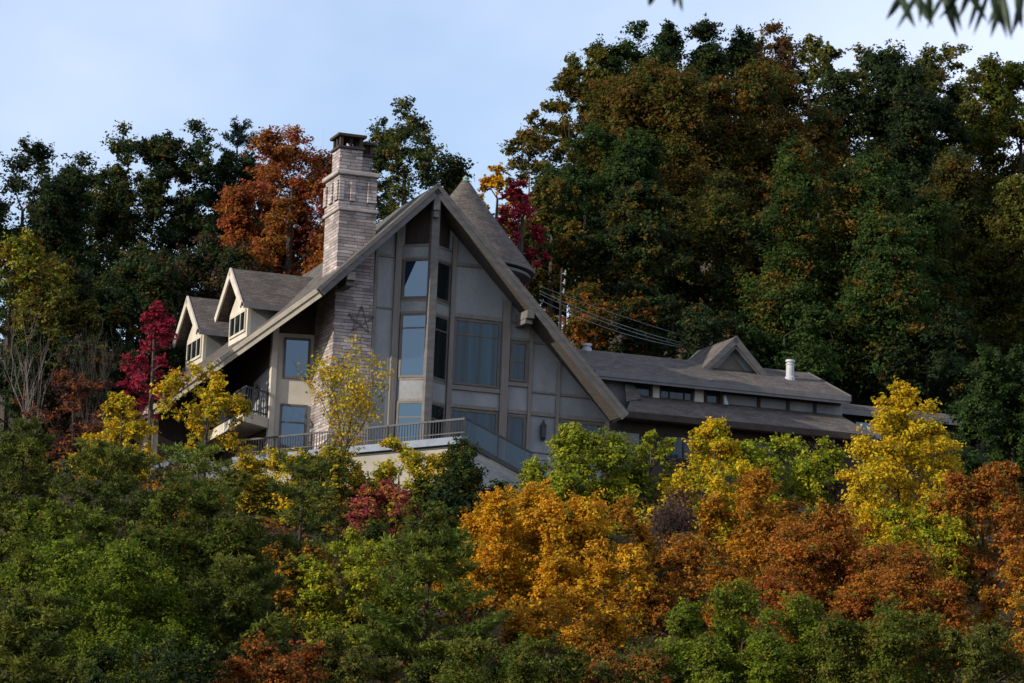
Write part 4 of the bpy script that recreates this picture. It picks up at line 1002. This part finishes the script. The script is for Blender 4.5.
T('oak_tree', 'dome', 1018, 548, 690, 80, 98, 'amber', 'orange red tree at the lower right edge', group=FG, nb=24, pal2='redrust')
T('oak_tree', 'dome', 780, 580, 700, 120, 97, 'redrust', 'dark rust red oak behind the round green bush', group=FG, nb=34, pal2='rust')
T('oak_tree', 'dome', 335, 636, 760, 120, 91, 'olive', 'olive brown oak at the bottom left of the layered front pine', group=FG, nb=30, pal2='mixfall')
T('oak_tree', 'dome', 470, 652, 770, 120, 90, 'green', 'green oak at the bottom just right of the layered front pine', group=FG, nb=28, pal2='dkgreen')
T('shrub', 'dome', 590, 640, 740, 110, 93, 'rust', 'rusty shrub at the bottom between two green bushes', group=FG, nb=22, pal2='olive', cat='shrub')
T('oak_tree', 'dome', 765, 215, 340, 70, 161, 'dkgreen', 'dark tree in the hollow left of the large rounded green tree', bark='dark_bark', group=BR_, nb=22)
T('oak_tree', 'dome', 480, 560, 700, 110, 102, 'amber', 'amber brown oak left behind the layered front pine', group=FG, nb=26, pal2='orange')
T('oak_tree', 'dome', 560, 590, 720, 120, 97, 'amber', 'brownish amber oak at the foot of the big orange maple', group=FG, nb=28, pal2='orange')
T('oak_tree', 'dome', 410, 500, 620, 100, 106, 'green', 'green oak behind the top of the layered front pine', group=FG, nb=24, pal2='dkgreen')
T('oak_tree', 'dome', 790, 500, 600, 100, 109, 'amber', 'amber oak in the gap left of the wide rust brown one', group=FG, nb=26, pal2='rust')
T('shrub', 'dome', 560, 510, 600, 110, 110, 'olive', 'olive shrub behind the big orange maple', group=FG, nb=22, pal2='dkgreen', cat='shrub')
T('oak_tree', 'dome', 160, 530, 640, 110, 98, 'green', 'dark oak behind the bright green leafy tree', group=FG, nb=26, pal2='green')
T('oak_tree', 'dome', 60, 500, 620, 110, 100, 'green', 'mid green oak below the left edge pine', group=FG, nb=26, pal2='bright')
# front row
T('pine_tree', 'pine', 428, 536, 720, 180, 95, 'pinelight', 'green pine with layered branches at the lower centre', group=FG, dens=.95, bark='dark_bark', layered=1.15, irregular=.22)
T('oak_tree', 'dome', 112, 545, 700, 150, 92, 'bright', 'bright green leafy tree at the lower left', group=FG, nb=40, pal2='green')
T('oak_tree', 'dome', 28, 520, 680, 100, 95, 'green', 'green leafy tree at the lower left edge', group=FG, nb=28, pal2='bright')
T('pine_tree', 'pine', 235, 565, 720, 150, 92, 'pine', 'dark pine right of the bright green tree', group=FG, dens=1.0, bark='dark_bark')
T('pine_tree', 'pine', 30, 605, 740, 150, 87, 'pine', 'dark pine in the bottom left corner', group=FG, dens=1.0, bark='dark_bark')
T('oak_tree', 'dome', 150, 640, 760, 150, 86, 'dkgreen', 'shadowy green bush at the bottom below the bright green tree', group=FG, nb=30, pal2='green')
T('shrub', 'dome', 265, 640, 740, 110, 88, 'redrust', 'dark reddish shrub at the bottom below the dark pine', group=FG, nb=24, pal2='dkgreen', cat='shrub')
T('oak_tree', 'dome', 515, 640, 760, 150, 89, 'green', 'green bush at the bottom below the big orange maple', group=FG, nb=30, pal2='olive')
T('oak_tree', 'dome', 742, 588, 740, 150, 91, 'bright', 'round green bush at the bottom right of centre', group=FG, nb=40, pal2='olive')
T('oak_tree', 'dome', 640, 650, 760, 110, 91, 'olive', 'olive and red bush at the bottom below the rust brown oak', group=FG, nb=30, pal2='redrust')
T('oak_tree', 'dome', 880, 608, 740, 140, 89, 'green', 'green tree at the bottom in front of the dense rusty oak', group=FG, nb=40, pal2='olive')
T('oak_tree', 'dome', 990, 626, 740, 120, 88, 'olive', 'olive green bush in the bottom right corner', group=FG, nb=34, pal2='olive')

# low brush that covers the forest floor
def undergrowth():
    rng = np.random.default_rng(77); P = []; Cc = []; Nn = []
    pal_ = np.array(PAL['dkgreen'] * 3 + PAL['plum'] + PAL['rust'] + PAL['green'] + PAL['olive'])
    for (x0, x1, y0, y1, n) in ((-20, 20, 84, 114, 1500), (-24, -12, 114, 140, 420), (-26, 34, 147, 190, 1300), (8, 28, 114, 129, 380)):
        for _ in range(n):
            x, y = rng.uniform(x0, x1), rng.uniform(y0, y1); z = ground_z(x, y); r = rng.uniform(.35, .8)
            k = 34; g_ = rng.normal(size=(k, 3)); g_[:, 2] = np.abs(g_[:, 2]) * .75
            P.append(np.array([x, y, z + .05]) + g_ * r * .55); c = pal_[rng.integers(len(pal_))]
            Cc.append(c * rng.uniform(.7, 1.25, (k, 1))); Nn.append(unit(g_ * .4 + rng.normal(size=(k, 3)) * .8 + np.array([0, 0, .5])))
    P = np.concatenate(P); Cc = np.concatenate(Cc); Nn = np.concatenate(Nn)
    o = quads('undergrowth', leaf_quads(rng, P, Nn, .17, Cc), Cc, None)
    o['kind'] = 'stuff'; tag(o, 'low mixed brush covering the forest floor between the trees', 'undergrowth')
undergrowth()

# ------------------------------------------------------------------ leaves hanging into the top of the view from a tree beside the camera
def near_tree():
    base = Vector((3.4, 8.6, ground_z(3.4, 8.6)))
    root = empty('overhanging_tree', 'out of focus tree whose dark narrow leaves hang into the top right of the view', 'tree', base)
    rd = random.Random(5); tb = MB(); lf = []
    q = lambda px, py, Y: at(px, py, Y) - base
    top = q(1150, -230, 8.6)
    tb.tube([(0, 0, -.3), (.05, 0, 1.5), (-.03, .05, 3.2), top], [.15, .12, .10, .07], 10)
    tb.tube([top, q(1040, -120, 8.4), q(930, -60, 8.2), q(800, -60, 8.1), q(680, -50, 8.0)], [.05, .03, .02, .014, .007], 7)
    spots = [(656, -14, 20, -.35), (672, -14, 20, .1), (680, -12, 24, .12), (648, -12, 17, .2)]
    for k in range(17):
        px = 896 + k * 8.2 + rd.uniform(-4, 4)
        spots.append((px, -14, rd.uniform(30, 46) + (8 if k > 11 else 0), rd.uniform(-.75, .75)))
    spots += [(942, -14, 52, .30), (905, -12, 32, -.6), (962, -14, 36, .7), (920, -14, 38, .0), (990, -12, 48, -.35), (1002, -10, 50, .2)]
    for px, py, ln, lean in spots:
        Y = rd.uniform(7.9, 8.5); a = q(px, py, Y); b = q(px + lean * ln, py + ln, Y + rd.uniform(-.05, .05))
        tb.tube([q(px + rd.uniform(-10, 10), -55, 8.1), a], [.006, .004], 4)
        d = b - a; s = Vector((1, rd.uniform(-.6, .6), rd.uniform(-.3, .3))); s = (s - d * (s.dot(d) / d.length_squared)).normalized()
        w = .0095 * rd.uniform(.7, 1.25); n = d.cross(s).normalized()
        prof = [(0, .12), (.25, .8), (.5, 1), (.75, .7), (1, .03)]
        mb = MB(); mb.v = []
        for t, k in prof:
            c = a + d * t + n * .01 * math.sin(t * 3)
            mb.v += [tuple(c - s * w * k), tuple(c + n * .004), tuple(c + s * w * k)]
        for i in range(4):
            for j in range(2): mb.f.append([i * 3 + j, i * 3 + j + 1, i * 3 + j + 4, i * 3 + j + 3])
        lf.append(mb)
    tb.build('branch', M['dark_bark'], root)
    m = mottled('dark_leaf', (.008, .02, .006), (.018, .034, .009), 20, .55, .05)
    for mb in lf: mb.build('leaf', m, root, smooth=True)
near_tree()
